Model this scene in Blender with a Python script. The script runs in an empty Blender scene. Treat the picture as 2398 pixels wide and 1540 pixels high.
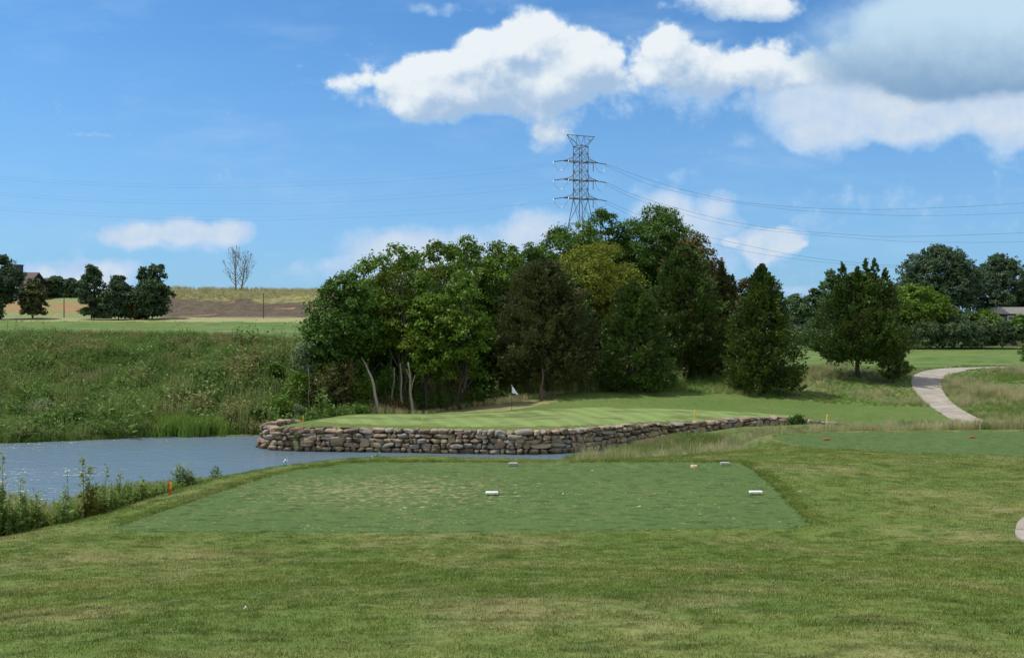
import bpy, bmesh, math, numpy as np
from mathutils import Vector, Matrix
R = math.radians
rng = np.random.default_rng(7)
scn = bpy.context.scene
COL = scn.collection
# ---------------------------------------------------------------- camera constants
CX, HY, F, EYE = 1199.0, 760.0, 2077.0, 3.5      # horizontal centre, horizon, focal length of the photo; eye height above the tee
def W(X, Y, d):
    return ((X-CX)/F*d, d, EYE-(Y-HY)/F*d)
# ---------------------------------------------------------------- tags / objects
def tag(o, label=None, cat=None, group=None, kind=None):
    if label: o['label'] = label
    if cat: o['category'] = cat
    if group: o['group'] = group
    if kind: o['kind'] = kind
    return o
def empty(name, loc=(0,0,0), rz=0.0):
    o = bpy.data.objects.new(name, None); o.empty_display_size = .3
    o.location = loc; o.rotation_euler = (0,0,rz); COL.objects.link(o); return o
def mesh_np(name, V, Fq, smooth=False):
    """V (n,3), Fq (m,k) constant-size polygons"""
    me = bpy.data.meshes.new(name)
    V = np.ascontiguousarray(V, dtype=np.float32); Fq = np.ascontiguousarray(Fq, dtype=np.int32)
    k = Fq.shape[1]
    me.vertices.add(len(V)); me.vertices.foreach_set('co', V.ravel())
    me.loops.add(Fq.size); me.loops.foreach_set('vertex_index', Fq.ravel())
    me.polygons.add(len(Fq)); me.polygons.foreach_set('loop_start', np.arange(0, Fq.size, k, dtype=np.int32))
    me.update(calc_edges=True)
    me.polygons.foreach_set('use_smooth', np.full(len(Fq), bool(smooth)))
    return me
def link(name, me, mat=None, parent=None, loc=(0,0,0)):
    o = bpy.data.objects.new(name, me); o.location = loc
    if mat is not None: me.materials.clear(); me.materials.append(mat)
    COL.objects.link(o)
    if parent is not None: o.parent = parent
    return o
def face_attr(me, name, vals):
    a = me.attributes.new(name, 'FLOAT', 'FACE'); a.data.foreach_set('value', np.asarray(vals, dtype=np.float32))
class MB:
    """collects simple pieces into one mesh"""
    def __init__(s): s.v=[]; s.f=[]
    def add(s, V, Fs):
        n=len(s.v); s.v += [tuple(p) for p in V]; s.f += [tuple(i+n for i in f) for f in Fs]
    def box(s, c, h, rot=None):
        P=[Vector((sx*h[0],sy*h[1],sz*h[2])) for sx in(-1,1) for sy in(-1,1) for sz in(-1,1)]
        if rot is not None: P=[rot@p for p in P]
        c=Vector(c); s.add([p+c for p in P],[(0,1,3,2),(4,6,7,5),(0,4,5,1),(2,3,7,6),(0,2,6,4),(1,5,7,3)])
    def tube(s, pts, rad, n=6, cap=True):
        pts=[Vector(p) for p in pts]; m=len(pts)
        if not hasattr(rad,'__len__'): rad=[rad]*m
        V=[]
        up=Vector((0.13,0.21,1)).normalized()
        for i,p in enumerate(pts):
            t=(pts[min(i+1,m-1)]-pts[max(i-1,0)]).normalized()
            a=t.cross(up)
            if a.length<.05: a=t.cross(Vector((1,0,0)))
            a.normalize(); b=t.cross(a)
            for k in range(n):
                an=2*math.pi*k/n; V.append(p+(a*math.cos(an)+b*math.sin(an))*rad[i])
        Fs=[]
        for i in range(m-1):
            for k in range(n): Fs.append((i*n+k,i*n+(k+1)%n,(i+1)*n+(k+1)%n,(i+1)*n+k))
        if cap: Fs += [tuple(range(n))[::-1], tuple((m-1)*n+k for k in range(n))]
        s.add(V,Fs)
    def build(s, name, mat, parent=None, smooth=False, loc=(0,0,0), bevel=0):
        me=bpy.data.meshes.new(name); me.from_pydata(s.v,[],s.f); me.update()
        if bevel:
            bm=bmesh.new(); bm.from_mesh(me)
            bmesh.ops.bevel(bm, geom=bm.edges[:], offset=bevel, segments=2, affect='EDGES', profile=.6)
            bm.to_mesh(me); bm.free()
        bm=bmesh.new(); bm.from_mesh(me); bmesh.ops.recalc_face_normals(bm, faces=bm.faces[:]); bm.to_mesh(me); bm.free()
        for p in me.polygons: p.use_smooth=smooth
        return link(name, me, mat, parent, loc)
# ---------------------------------------------------------------- numpy noise
_tab = np.random.default_rng(11).random((256,256)).astype(np.float32)
def vnoise(x, y):
    x=np.asarray(x,dtype=np.float64); y=np.asarray(y,dtype=np.float64)
    xi=np.floor(x).astype(np.int64); yi=np.floor(y).astype(np.int64); fx=x-xi; fy=y-yi
    fx=fx*fx*(3-2*fx); fy=fy*fy*(3-2*fy)
    a=_tab[xi&255,yi&255]; b=_tab[(xi+1)&255,yi&255]; c=_tab[xi&255,(yi+1)&255]; d=_tab[(xi+1)&255,(yi+1)&255]
    return (a*(1-fx)+b*fx)*(1-fy)+(c*(1-fx)+d*fx)*fy-.5
def fbm(x,y,o=4):
    s=0; a=1.
    for i in range(o): s=s+a*vnoise(x*2**i+17.3*i,y*2**i+5.1*i); a*=.5
    return s
def sstep(t): t=np.clip(t,0,1); return t*t*(3-2*t)
def seg_dist(px,py,poly,closed=False):
    best=np.full(px.shape,1e9)
    n=len(poly)
    for i in range(n if closed else n-1):
        ax,ay=poly[i]; bx,by=poly[(i+1)%n]
        dx,dy=bx-ax,by-ay; L=dx*dx+dy*dy+1e-12
        t=np.clip(((px-ax)*dx+(py-ay)*dy)/L,0,1)
        best=np.minimum(best,(px-ax-t*dx)**2+(py-ay-t*dy)**2)
    return np.sqrt(best)
def inside(px,py,poly):
    r=np.zeros(px.shape,bool); n=len(poly)
    for i in range(n):
        ax,ay=poly[i]; bx,by=poly[(i+1)%n]
        if ay==by: continue
        c=((ay>py)!=(by>py))&(px<(bx-ax)*(py-ay)/(by-ay)+ax)
        r^=c
    return r
def catmull(P, n=12):
    P=[np.array(p,float) for p in P]; P=[2*P[0]-P[1]]+P+[2*P[-1]-P[-2]]; out=[]
    for i in range(1,len(P)-2):
        for k in range(n):
            t=k/n; a,b,c,d=P[i-1],P[i],P[i+1],P[i+2]
            out.append(.5*((2*b)+(c-a)*t+(2*a-5*b+4*c-d)*t*t+(3*b-a-3*c+d)*t**3))
    out.append(P[-2]); return np.array(out)
# ---------------------------------------------------------------- terrain
WATER=-5.3
WALL=catmull([(-14.0,70.4),(-16.9,68.0),(-18.0,65.3),(-17.2,63.2),(-15.0,62.2),(-8.9,61.7),(0,60.7),(3.9,61.4),(6.1,62.7),(9.3,64.5),
      (12.6,65.4),(16.3,67.7),(20.2,69.7),(22,70.0),(23.5,69.3),(26.5,69.4)],6)
SHORE=[(27,69),(23,67.6),(18,66),(13,62.5),(9,60.5),(6,58),(2,55),(-3,52),(-12,44),(-22,36),(-45,30),(-90,30),(-90,57),(-50,63.5),
      (-38,66),(-32.6,67.7),(-28.5,69.8),(-24,70.4),(-20.4,70.8),(-17,71.5),(-14.0,70.4)]
BASIN=[tuple(p) for p in WALL]+SHORE
TEE=[(-6.95,15.2),(-6.6,17),(-5.6,20.8),(-4.6,22.1),(-3.2,22.7),(5.2,22.7),(5.85,22.2),(5.75,19.6),(5.45,17.0),(5.3,15.9),(4.7,15.3),(0,15.0),(-4,15.0),(-6.2,15.02)]
TEE=[tuple(p) for p in catmull(TEE+[TEE[0]],4)[:-1]]
CP=[ # foreground slope
 (0,0,1.85),(8,0,1.9),(-8,0,1.75),(0,-12,2.3),(25,-12,2.6),(-25,-12,1.5),(0,5,1.62),(3,5,1.66),(-3,5,1.6),(0,10,.68),(-5,10,.6),(5,10,.7),(0,12.5,.24),(-5,12.5,.2),(5,12.5,.24),(0,14,.04),(-5,14,.03),(5,14,.03),
 (10,8,1.0),(15,5,1.6),(22,0,2.1),(9,12,.4),(9,15,.03),(14,18,.0),(22,15,.4),(30,12,.9),(-8,9,.65),(-8.8,13,.15),(-13,8,.2),(-20,2,.3),(-34,0,-1.2),
 (-8.6,15.3,-.12),(-7.7,19.6,-.25),(-6.5,22.3,-.2),(-3.7,24.2,-.12),(0,24.6,-.22),(4,24.6,-.22),(0,26.5,-.6),(-4,26,-.6),(7.3,22.5,-.06),(7.2,17,.0),
 # right of tee
 (9,27,-.42),(8,22,-.1),(13,26,-.55),(12,30,-.8),(20,28,-.8),(30,28,-.7),(6,29,-.75),(9,33,-1.15),(11,36,-1.25),(13,34,-1.2),(16.5,38,-1.3),(24,38,-1.3),(22,34,-1.22),(36,36,-1.2),(12.5,38,-1.3),(24,40.5,-1.35),(16,40,-1.35),
 # near bank
 (-11,17,-1.0),(-12,23,-2.3),(-8,27,-2.0),(-4,28,-1.4),(0,29,-1.3),(-18,20,-2.9),(-16,30,-3.9),(-6,36,-3.4),(2,38,-3.2),(8,40,-2.9),(-22,36,-5.3),(-12,44,-5.3),(-3,52,-5.3),(2,55,-5.3),(6,58,-5.3),
 (-45,30,-5.3),(-30,20,-3.5),(-60,20,-4),(8,50,-4.5),(9,60.5,-5.05),(13,61.5,-4.8),(18,64.5,-4.62),(23,66,-4.5),(27,68,-4.45),(13,50,-4.2),(20,56,-4.3),(14,44,-2.9),(22,46,-2.9),(30,50,-3.6),(30,60,-4.3),(45,55,-3.6),(45,40,-1.7),
 # wall top / green
 (-16,66,-3.74),(-14,70,-3.78),(-15,62.5,-3.72),(-8.9,62,-3.74),(0,60.9,-3.74),(4,61.6,-3.74),(9.3,64.7,-3.74),(12.6,65.6,-3.74),(16.3,67.9,-3.74),(20.2,70,-3.74),(22.5,70.3,-3.85),(23.5,69.7,-4.0),(26.5,69.8,-4.3),(30,72,-4.25),
 (0,66,-3.6),(8,68,-3.5),(0,71,-3.4),(8,76,-3.42),(16,76,-3.6),(-8,66,-3.65),(-8,70,-3.62),(22,76,-3.75),(-14,73.5,-4.3),
 (9.5,86,-3.05),(4,82,-3.2),(16,86,-3.1),(22,84,-3.3),(-4,76,-4.0),(-10,78,-4.4),(-16,77,-4.5),(-12,84,-4.2),(0,92,-3.2),
 # right side
 (34,73,-4.16),(38,72,-4.2),(45,95,-2.67),(47,108,-1.85),(68,118,-2.0),(57,95,-2.7),(44,73,-4.1),(60,75,-3.8),(62,85,-3.1),(24.6,88,-3.1),(19.3,105,-2.55),(38.7,98,-2.2),(38,107,-1.3),(36,92,-2.9),(30,84,-3.6),(43,84,-3.5),
 (40,118,-1.75),(45,125,-1.9),(50,145,-1.5),(74,170,-1.0),(40,170,-1.0),(100,170,-1.0),(90,130,-1.9),(60,200,-1.3),(120,240,-1.5),(0,250,0),(40,400,-1),(140,500,-1),(300,300,-2),(200,100,-3),
 # wood
 (0,105,-2.4),(12,115,-2.2),(-10,98,-2.0),(-10,125,1.2),(20,150,-.5),
 # left bank, fairway
 (-17,71.5,-5.2),(-20.4,71,-5.25),(-28.5,70,-5.25),(-38,66.3,-5.25),(-50,64,-5.25),(-90,58,-5.2),(-34,84,-1.6),(-23,84,-1.3),(-48,82,-1.8),(-60,80,-1.8),(-56,97,2.0),(-42,98,2.1),(-24,100,1.8),(-90,92,2),
 (-70,110,2.35),(-45,115,2.6),(-30,120,2.4),(-92,165,4.0),(-65,165,3.95),(-40,165,3.8),(-20,165,3.2),(-92,173,4.85),(-65,173,4.85),(-38,173,4.9),(-120,175,4.6),
 (-105,184,4.7),(-75,184,4.6),(-45,184,4.8),(-110,205,5.6),(-80,205,5.4),(-50,205,5.6),(-90,230,8.2),(-60,230,8.0),(-125,230,7.8),(-75,260,11.9),(-105,258,12.0),(-45,262,12.0),(-145,262,11.4),(-180,262,10.5),
 (-64,285,14.2),(-75,290,14.6),(-110,290,15.2),(-40,288,13.6),(-150,276,12.9),(-75,330,14.0),(-130,330,13.0),(-20,300,11),(-75,500,5),(-260,400,5),(-200,170,3.5),(-200,60,-3)]
CP=np.array(CP,float)
def _phi(r2): return .5*r2*np.log(r2+1e-9)
_n=len(CP); _A=np.zeros((_n+3,_n+3)); _s=100.
_px=CP[:,0]/_s; _py=CP[:,1]/_s
_A[:_n,:_n]=_phi((_px[:,None]-_px)**2+(_py[:,None]-_py)**2)+np.eye(_n)*2e-5
_A[:_n,_n]=1; _A[:_n,_n+1]=_px; _A[:_n,_n+2]=_py; _A[_n:,:_n]=_A[:_n,_n:].T
_w=np.linalg.solve(_A,np.concatenate([CP[:,2],[0,0,0]]))
def H(x,y,fine=True):
    x=np.atleast_1d(np.asarray(x,float)); y=np.atleast_1d(np.asarray(y,float)); sh=x.shape; x=x.ravel(); y=y.ravel()
    z=np.empty(x.shape)
    for i in range(0,len(x),40000):
        a=x[i:i+40000]/_s; b=y[i:i+40000]/_s
        z[i:i+40000]=_phi((a[:,None]-_px)**2+(b[:,None]-_py)**2)@_w[:_n]+_w[_n]+_w[_n+1]*a+_w[_n+2]*b
    d=np.hypot(x,y)
    rough=sstep((d-24)/12)
    z+=fbm(x*.12,y*.12,3)*(.10+.45*sstep((x*-1-10)/8)*sstep((y-72)/4)*(1-sstep((y-88)/8))+.5*sstep((y-190)/30))*sstep((d-6)/30)
    # level tees
    for poly,zz,wd in ((TEE,0.0,1.2),(REDTEE,-1.3,2.0)):
        near=np.where((np.abs(x-poly[0][0])<40)&(np.abs(y-poly[0][1])<30))[0]
        if len(near):
            xx,yy=x[near],y[near]; dd=seg_dist(xx,yy,poly,True); dd[inside(xx,yy,poly)]=0
            m=1-sstep(dd/wd); z[near]=z[near]*(1-m)+zz*m
    near=np.where((y>25)&(y<80)&(x>-95)&(x<32))[0]
    if len(near):
        xx,yy=x[near],y[near]; ins=inside(xx,yy,BASIN)
        dw=seg_dist(xx,yy,[tuple(p) for p in WALL]); ds=seg_dist(xx,yy,[tuple(WALL[-1])]+SHORE)
        m=np.minimum(sstep(dw/.30),sstep(ds/3.0))*ins
        zl=np.interp(xx,[6,9,12.6,16.3,20,26.5],[-6.4,-5.6,-4.95,-4.66,-4.62,-4.5])
        z[near]=z[near]*(1-m)+np.minimum(zl,z[near])*m
    return z.reshape(sh)
REDTEE=[(11.0,37.6),(11.6,35.0),(13.5,32.6),(22,31.5),(34,31.5),(36,40.2),(24,40.6),(14,39.6),(11.6,38.9)]
def hz(x,y): return float(H(x,y)[0])
def gp(X,Y,d0=4,d1=400):
    """where the photo ray through (X,Y) meets the terrain"""
    d=np.geomspace(d0,d1,900); x=(X-CX)/F*d; r=EYE-(Y-HY)/F*d; h=H(x,d)
    k=np.where(r<=h)[0]
    if len(k)==0: k=[np.argmin(np.abs(r-h))]
    i=k[0]
    if i>0:
        a=r[i-1]-h[i-1]; b=h[i]-r[i]; t=a/(a+b+1e-9); dd=d[i-1]+(d[i]-d[i-1])*t
    else: dd=d[i]
    return ((X-CX)/F*dd, dd, hz((X-CX)/F*dd,dd))

def micro(x,y):
    r=np.hypot(x,y); return (vnoise(x*5,y*5)*.012+vnoise(x*1.3+9,y*1.3)*.05)*sstep(r/4)
# ---------------------------------------------------------------- node helper
class NT:
    def __init__(s, tree): s.t=tree; s.n=tree.nodes; s.l=tree.links
    def add(s, typ, **kw):
        nd=s.n.new(typ)
        ins=kw.pop('ins',{})
        for k,v in kw.items(): setattr(nd,k,v)
        for k,v in ins.items():
            if isinstance(v,bpy.types.NodeSocket): s.l.new(v,nd.inputs[k])
            else: nd.inputs[k].default_value=v
        return nd
    def m(s, op, a, b=0.0, c=0.0, clamp=False):
        nd=s.add('ShaderNodeMath',operation=op,use_clamp=clamp)
        for i,v in enumerate((a,b,c)):
            if isinstance(v,bpy.types.NodeSocket): s.l.new(v,nd.inputs[i])
            else: nd.inputs[i].default_value=v
        return nd.outputs[0]
    def vm(s, op, a, b=(0,0,0), c=(0,0,0), out=0):
        nd=s.add('ShaderNodeVectorMath',operation=op)
        for i,v in enumerate((a,b,c)):
            if i>=len(nd.inputs): break
            if isinstance(v,bpy.types.NodeSocket): s.l.new(v,nd.inputs[i])
            elif i<len(nd.inputs) and nd.inputs[i].type=='VECTOR': nd.inputs[i].default_value=v
        return nd.outputs[out]
    def noise(s, vec, scale, detail=3, rough=.55, dist=0.0, dim='3D'):
        return s.add('ShaderNodeTexNoise',noise_dimensions=dim,ins={'Vector':vec,'Scale':scale,'Detail':detail,'Roughness':rough,'Distortion':dist}).outputs['Fac']
    def mix(s, fac, a, b, typ='RGBA', blend='MIX'):
        nd=s.add('ShaderNodeMix',data_type=typ,blend_type=blend)
        ia,ib=(6,7) if typ=='RGBA' else (2,3)
        for i,v in ((0,fac),(ia,a),(ib,b)):
            if isinstance(v,bpy.types.NodeSocket): s.l.new(v,nd.inputs[i])
            else:
                nd.inputs[i].default_value = (tuple(v)+(1,))[:4] if (typ=='RGBA' and i!=0) else v
        return nd.outputs[2 if typ=='RGBA' else 0]
    def ramp(s, v, lo, hi, smooth=True):
        nd=s.add('ShaderNodeMapRange',interpolation_type='SMOOTHSTEP' if smooth else 'LINEAR',ins={'From Min':lo,'From Max':hi}); s.l.new(v,nd.inputs['Value']); return nd.outputs[0]
def new_mat(name):
    m=bpy.data.materials.new(name); m.use_nodes=True; m.node_tree.nodes.clear(); t=NT(m.node_tree)
    out=t.add('ShaderNodeOutputMaterial'); return m,t,out
def simple(name, col, rough=.6, metal=0.0, nscale=None, namp=.25, spec=.3):
    m,t,out=new_mat(name)
    b=t.add('ShaderNodeBsdfPrincipled',ins={'Roughness':rough,'Metallic':metal,'Specular IOR Level':spec})
    if nscale:
        g=t.add('ShaderNodeNewGeometry').outputs['Position']; n=t.noise(g,nscale,4)
        f=t.m('MULTIPLY_ADD',n,2*namp,1-namp)
        c=t.vm('SCALE',tuple(col)); nd=c.node; nd.inputs[0].default_value=col; t.l.new(f,nd.inputs['Scale']); t.l.new(c,b.inputs['Base Color'])
    else: b.inputs['Base Color'].default_value=(*col,1)
    t.l.new(b.outputs[0],out.inputs[0]); return m
# ---- turf: green / olive / dry patches laid out in world space, used by both the ground sheets and the blades standing on them
def turf(name, A, B, D, dry=(.5,.7), s1=.22, s2=1.6, s3=9.0, bump=.35, blades=False, stretch=(1,1,1), speck=None, stripes=None, extra=None, bscale=40, mott=3.6):
    m,t,out=new_mat(name)
    pos=t.add('ShaderNodeNewGeometry').outputs['Position']
    p=t.vm('MULTIPLY',pos,stretch)
    n1=t.noise(p,s1,3); n2=t.noise(p,s2,4,.6); n3=t.noise(p,s3,3,.7)
    f=t.ramp(t.m('ADD',t.m('MULTIPLY',n1,.55),t.m('MULTIPLY',n2,.45)),.40,.62)
    c=t.mix(f,A,B)
    dn=t.m('ADD',t.m('ADD',t.m('MULTIPLY',t.noise(t.vm('ADD',p,(31,7,3)),s1*1.7,3),.6),t.m('MULTIPLY',n2,.2)),t.m('MULTIPLY',n3,.2))
    c=t.mix(t.m('MULTIPLY',t.ramp(dn,*dry),.8),c,D)
    k=t.m('MULTIPLY_ADD',n3,.9,.55)
    k=t.m('MULTIPLY',k,t.m('MULTIPLY_ADD',t.ramp(t.noise(t.vm('MULTIPLY',pos,(.7,1.5,1)),mott,3,.6),.5,.66),-.42,1.12))
    if blades:
        r=t.add('ShaderNodeObjectInfo').outputs['Random']; lv=t.add('ShaderNodeAttribute',attribute_name='lv').outputs['Fac']
        k=t.m('MULTIPLY',k,t.m('MULTIPLY_ADD',lv,.8,.65))
        c=t.mix(t.ramp(lv,.84,.99),c,tuple(x*1.15 for x in D))
    if speck:
        # small pale clippings / divots lying on the turf: (scale, threshold, colour, region scale, region threshold)
        sc,th,colr,rs,rt=speck
        v=t.noise(t.vm('MULTIPLY',pos,(1,.8,1)),sc,2,.5); reg=t.ramp(t.noise(t.vm('ADD',pos,(3,9,0)),rs,2),rt,rt+.15)
        sm=t.m('MULTIPLY',t.ramp(v,th,th+.06),t.m('MULTIPLY_ADD',reg,.75,.25)); c=t.mix(sm,c,colr)
    if stripes:
        ang,wid,amt=stripes
        sp=t.add('ShaderNodeSeparateXYZ',ins={'Vector':t.vm('ADD',pos,(0,0,0))})
        q=t.m('ADD',t.m('MULTIPLY',sp.outputs[0],math.cos(ang)/wid),t.m('MULTIPLY',sp.outputs[1],math.sin(ang)/wid))
        q=t.ramp(t.m('SINE',t.m('MULTIPLY',q,2*math.pi)),-.5,.5); k=t.m('MULTIPLY',k,t.m('MULTIPLY_ADD',q,amt,1-amt/2))
    if extra: c,k=extra(t,pos,c,k)
    nd=t.add('ShaderNodeVectorMath',operation='SCALE'); t.l.new(c,nd.inputs[0]); t.l.new(k,nd.inputs['Scale']); c=nd.outputs[0]
    if blades:
        d=t.add('ShaderNodeBsdfDiffuse'); tr=t.add('ShaderNodeBsdfTranslucent'); t.l.new(c,d.inputs[0]); t.l.new(c,tr.inputs[0])
        mx=t.add('ShaderNodeMixShader',ins={0:.35}); t.l.new(d.outputs[0],mx.inputs[1]); t.l.new(tr.outputs[0],mx.inputs[2]); sh=mx.outputs[0]
    else:
        d=t.add('ShaderNodeBsdfPrincipled',ins={'Roughness':.9,'Specular IOR Level':.12}); t.l.new(c,d.inputs['Base Color'])
        if bump:
            h=t.m('ADD',t.noise(pos,bscale,3,.7),t.m('MULTIPLY',t.noise(pos,bscale*.22,3,.6),1.3))
            bp=t.add('ShaderNodeBump',ins={'Strength':bump,'Distance':.06}); t.l.new(h,bp.inputs['Height']); t.l.new(bp.outputs[0],d.inputs['Normal'])
        sh=d.outputs[0]
    t.l.new(sh,out.inputs[0]); return m
def foliage(name, dark, light, trans=.3, vary=.5, ns=.35, tint=None, amt=0.5):
    """leaf material: colour varies leaf by leaf (attribute lv) and in soft patches"""
    m,t,out=new_mat(name)
    lv=t.add('ShaderNodeAttribute',attribute_name='lv').outputs['Fac']
    pos=t.add('ShaderNodeNewGeometry').outputs['Position']
    n=t.noise(pos,ns,3)
    f=t.m('ADD',t.m('MULTIPLY',lv,vary),t.m('MULTIPLY',t.ramp(n,.3,.7),1-vary))
    c=t.mix(f,dark,light)
    if tint: c=t.mix(t.m('MULTIPLY',t.ramp(t.noise(t.vm('ADD',pos,(9,4,1)),ns*.8,2),.5,.66),amt),c,tint)
    d=t.add('ShaderNodeBsdfPrincipled',ins={'Roughness':.55,'Specular IOR Level':.25}); tr=t.add('ShaderNodeBsdfTranslucent')
    t.l.new(c,d.inputs['Base Color']); t.l.new(c,tr.inputs[0])
    mx=t.add('ShaderNodeMixShader',ins={0:trans}); t.l.new(d.outputs[0],mx.inputs[1]); t.l.new(tr.outputs[0],mx.inputs[2])
    t.l.new(mx.outputs[0],out.inputs[0]); return m
M={}
GA,GB,GD=(.052,.105,.028),(.078,.130,.034),(.175,.180,.070)
M['lawn']=turf('lawn',(.088,.133,.030),(.120,.158,.037),(.225,.200,.092),dry=(.45,.70),s1=.28,s2=1.8,s3=14,bump=.5,speck=(26,.70,(.34,.32,.17),.4,.45))
M['lawn_blades']=turf('lawn_blades',(.128,.198,.038),(.172,.228,.050),(.34,.30,.135),dry=(.45,.70),s1=.28,s2=1.8,s3=14,blades=True)
def tee_extra(t,pos,c,k):
    # worn, divot-pocked turf in the middle-left of the tee
    d=t.vm('MULTIPLY',t.vm('SUBTRACT',pos,(-2.6,18.9,0)),(.26,.42,0)); w=t.m('MAXIMUM',t.m('SUBTRACT',1.0,t.vm('DOT_PRODUCT',d,d,out=1)),0.0)
    n=t.noise(t.vm('MULTIPLY',pos,(1,1.3,1)),5.5,5,.72)
    m=t.ramp(t.m('ADD',n,t.m('MULTIPLY',w,.12)),.575,.72); c=t.mix(t.m('MULTIPLY',m,.72),c,(.28,.245,.125))
    n=t.noise(pos,13,2,.6); c=t.mix(t.m('MULTIPLY',t.ramp(n,.30,.22),.5),c,(.05,.085,.025))
    return c,k
M['tee']=turf('tee',(.066,.112,.031),(.079,.122,.035),(.15,.165,.07),dry=(.56,.75),s1=.3,s2=2.2,s3=16,bump=.4,speck=(17,.66,(.33,.32,.17),.32,.45),extra=tee_extra)
M['green']=turf('green',mott=.4,A=(.150,.205,.070),B=(.163,.215,.073),D=(.20,.22,.09),dry=(.62,.8),s1=.15,s2=.8,s3=8,bump=.05,stripes=(0.35,1.7,.13))
def surr_extra(t,pos,c,k):
    sp=t.add('ShaderNodeSeparateXYZ',ins={'Vector':pos}); 
    return c,k
M['surround']=turf('surround',(.082,.130,.032),(.102,.145,.038),(.19,.18,.08),dry=(.58,.75),s1=.12,s2=.8,s3=6,bump=.2,bscale=14)
M['dryfringe']=turf('dryfringe',(.20,.18,.09),(.15,.17,.07),(.36,.26,.15),dry=(.5,.65),s1=.3,s2=1.2,s3=6,bump=.2,bscale=14)
M['fairway']=turf('fairway',(.085,.145,.036),(.108,.155,.042),(.17,.18,.075),dry=(.50,.7),s1=.05,s2=.3,s3=2.5,bump=.15,bscale=8,mott=.25)
M['tanstrip']=turf('tanstrip',(.26,.25,.12),(.22,.23,.10),(.33,.29,.16),dry=(.5,.7),s1=.1,s2=.6,s3=3,bump=.2,bscale=6)
M['rough']=turf('rough',(.07,.12,.03),(.11,.15,.045),(.23,.20,.10),dry=(.50,.68),s1=.1,s2=.6,s3=4,bump=.5,bscale=8)
M['earth']=simple('earth',(.10,.072,.048),.95,0,3,.4)
M['bed']=simple('bed',(.06,.05,.03),.95,0,2,.3)
# hill: weeds above, bare brown and red earth below
def hill_mat():
    m,t,out=new_mat('hill')
    pos=t.add('ShaderNodeNewGeometry').outputs['Position']; sp=t.add('ShaderNodeSeparateXYZ',ins={'Vector':pos})
    x,y=sp.outputs[0],sp.outputs[1]
    p=t.vm('MULTIPLY',pos,(1,.5,1))
    n1=t.noise(p,.09,4,.6); n2=t.noise(p,.5,4,.65); n3=t.noise(p,1.6,3,.7)
    weed=t.mix(t.ramp(n2,.35,.65),(.13,.15,.05),(.30,.28,.12)); weed=t.mix(t.ramp(n3,.45,.7),weed,(.12,.10,.05))
    soil=t.mix(t.ramp(n2,.4,.65),(.082,.066,.048),(.128,.098,.066)); soil=t.mix(t.ramp(t.noise(p,.16,3),.60,.68),soil,(.31,.16,.095)); soil=t.mix(t.ramp(n3,.55,.7),soil,(.17,.155,.08))
    tan=t.mix(t.ramp(n2,.38,.6),(.27,.165,.10),(.25,.21,.11))
    # border weeds/soil: y rises toward the left (more weeds on left), wobbling
    yb=t.m('ADD',t.m('ADD',y,t.m('MULTIPLY',n1,40)),t.m('MULTIPLY',x,.22))
    c=t.mix(t.ramp(yb,247,252),soil,weed)
    c=t.mix(t.ramp(t.m('ADD',yb,t.m('MULTIPLY',n2,10)),214,205),c,tan)
    g=t.mix(t.ramp(n2,.4,.6),(.16,.21,.08),(.24,.26,.11)); red=t.mix(t.ramp(n2,.40,.56),(.36,.165,.095),(.20,.21,.09))
    left=t.mix(t.m('MULTIPLY',t.ramp(t.m('ADD',y,t.m('MULTIPLY',n1,30)),228,232),t.ramp(t.m('ADD',y,t.m('MULTIPLY',n1,30)),262,258)),g,red)
    left=t.mix(t.ramp(t.m('DIVIDE',x,y),-.445,-.42),left,g)
    c=t.mix(t.ramp(t.m('DIVIDE',x,y),-.405,-.39),left,c)
    d=t.add('ShaderNodeBsdfPrincipled',ins={'Roughness':.95,'Specular IOR Level':.1}); t.l.new(c,d.inputs['Base Color'])
    h=t.m('ADD',t.noise(pos,1.2,3,.7),t.noise(pos,.3,3,.6)); bp=t.add('ShaderNodeBump',ins={'Strength':.6,'Distance':.8}); t.l.new(h,bp.inputs['Height']); t.l.new(bp.outputs[0],d.inputs['Normal'])
    t.l.new(d.outputs[0],out.inputs[0]); return m
M['hill']=hill_mat()
# ---------------------------------------------------------------- terrain sheet, split by what grows on it
def poly(pts, d0=4, d1=400): return [gp(X,Y,d0,d1)[:2] for X,Y in pts]
LAWN=[(-60,-30),(-60,-20),(-26,-6),(-14,8),(-8.8,15.3),(-8.2,17.5),(-7.6,19.8),(-6.46,22.4),(-5.2,23.6),(-3.7,24.3),(0,24.9),(3,25.6),(4.6,27.5),(5.9,30.5),(8.2,33),(10.6,36.5),(11.0,38.4),(12.5,39.6),(16,40.2),(24,41.0),(34,41.2),(60,42),(90,30),(90,-30)]
GREEN=poly([(742,986),(770,979),(810,974),(880,971),(970,969.5),(1080,968.5),(1180,966),(1240,961),(1300,957),(1400,953),(1500,955),(1650,961),(1800,969),(1868,974),(1850,977),(1780,976),(1700,981),(1610,985),(1500,989),(1400,994),(1300,998),(1200,999),(1000,996),(900,995),(790,991)],60,90)
SURR=[tuple(p) for p in WALL[4:]]+[(31,70.5),(37,70.8),(38.5,72.5),(36,75),(38,79),(33,80.5),(29,81.5),(24.5,83.5),(20,85.5),(14.5,86.8),(9.7,87),(5.5,85),(2,82),(-1,79.5),(-4.5,77.4),(-8,76.2),(-12,75.3),(-15.5,72.8),(-17,69.5)]
DRYF=poly([(1010,967),(1060,958),(1110,951),(1180,944),(1270,937),(1320,935),(1250,950),(1180,962),(1100,966)],60,95)
FAIRR=[(26,106),(29.5,103),(34.5,104.8),(39,108.5),(45,109.5),(52,112),(62,117.5),(80,123),(140,128),(140,171),(26,171)]
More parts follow.
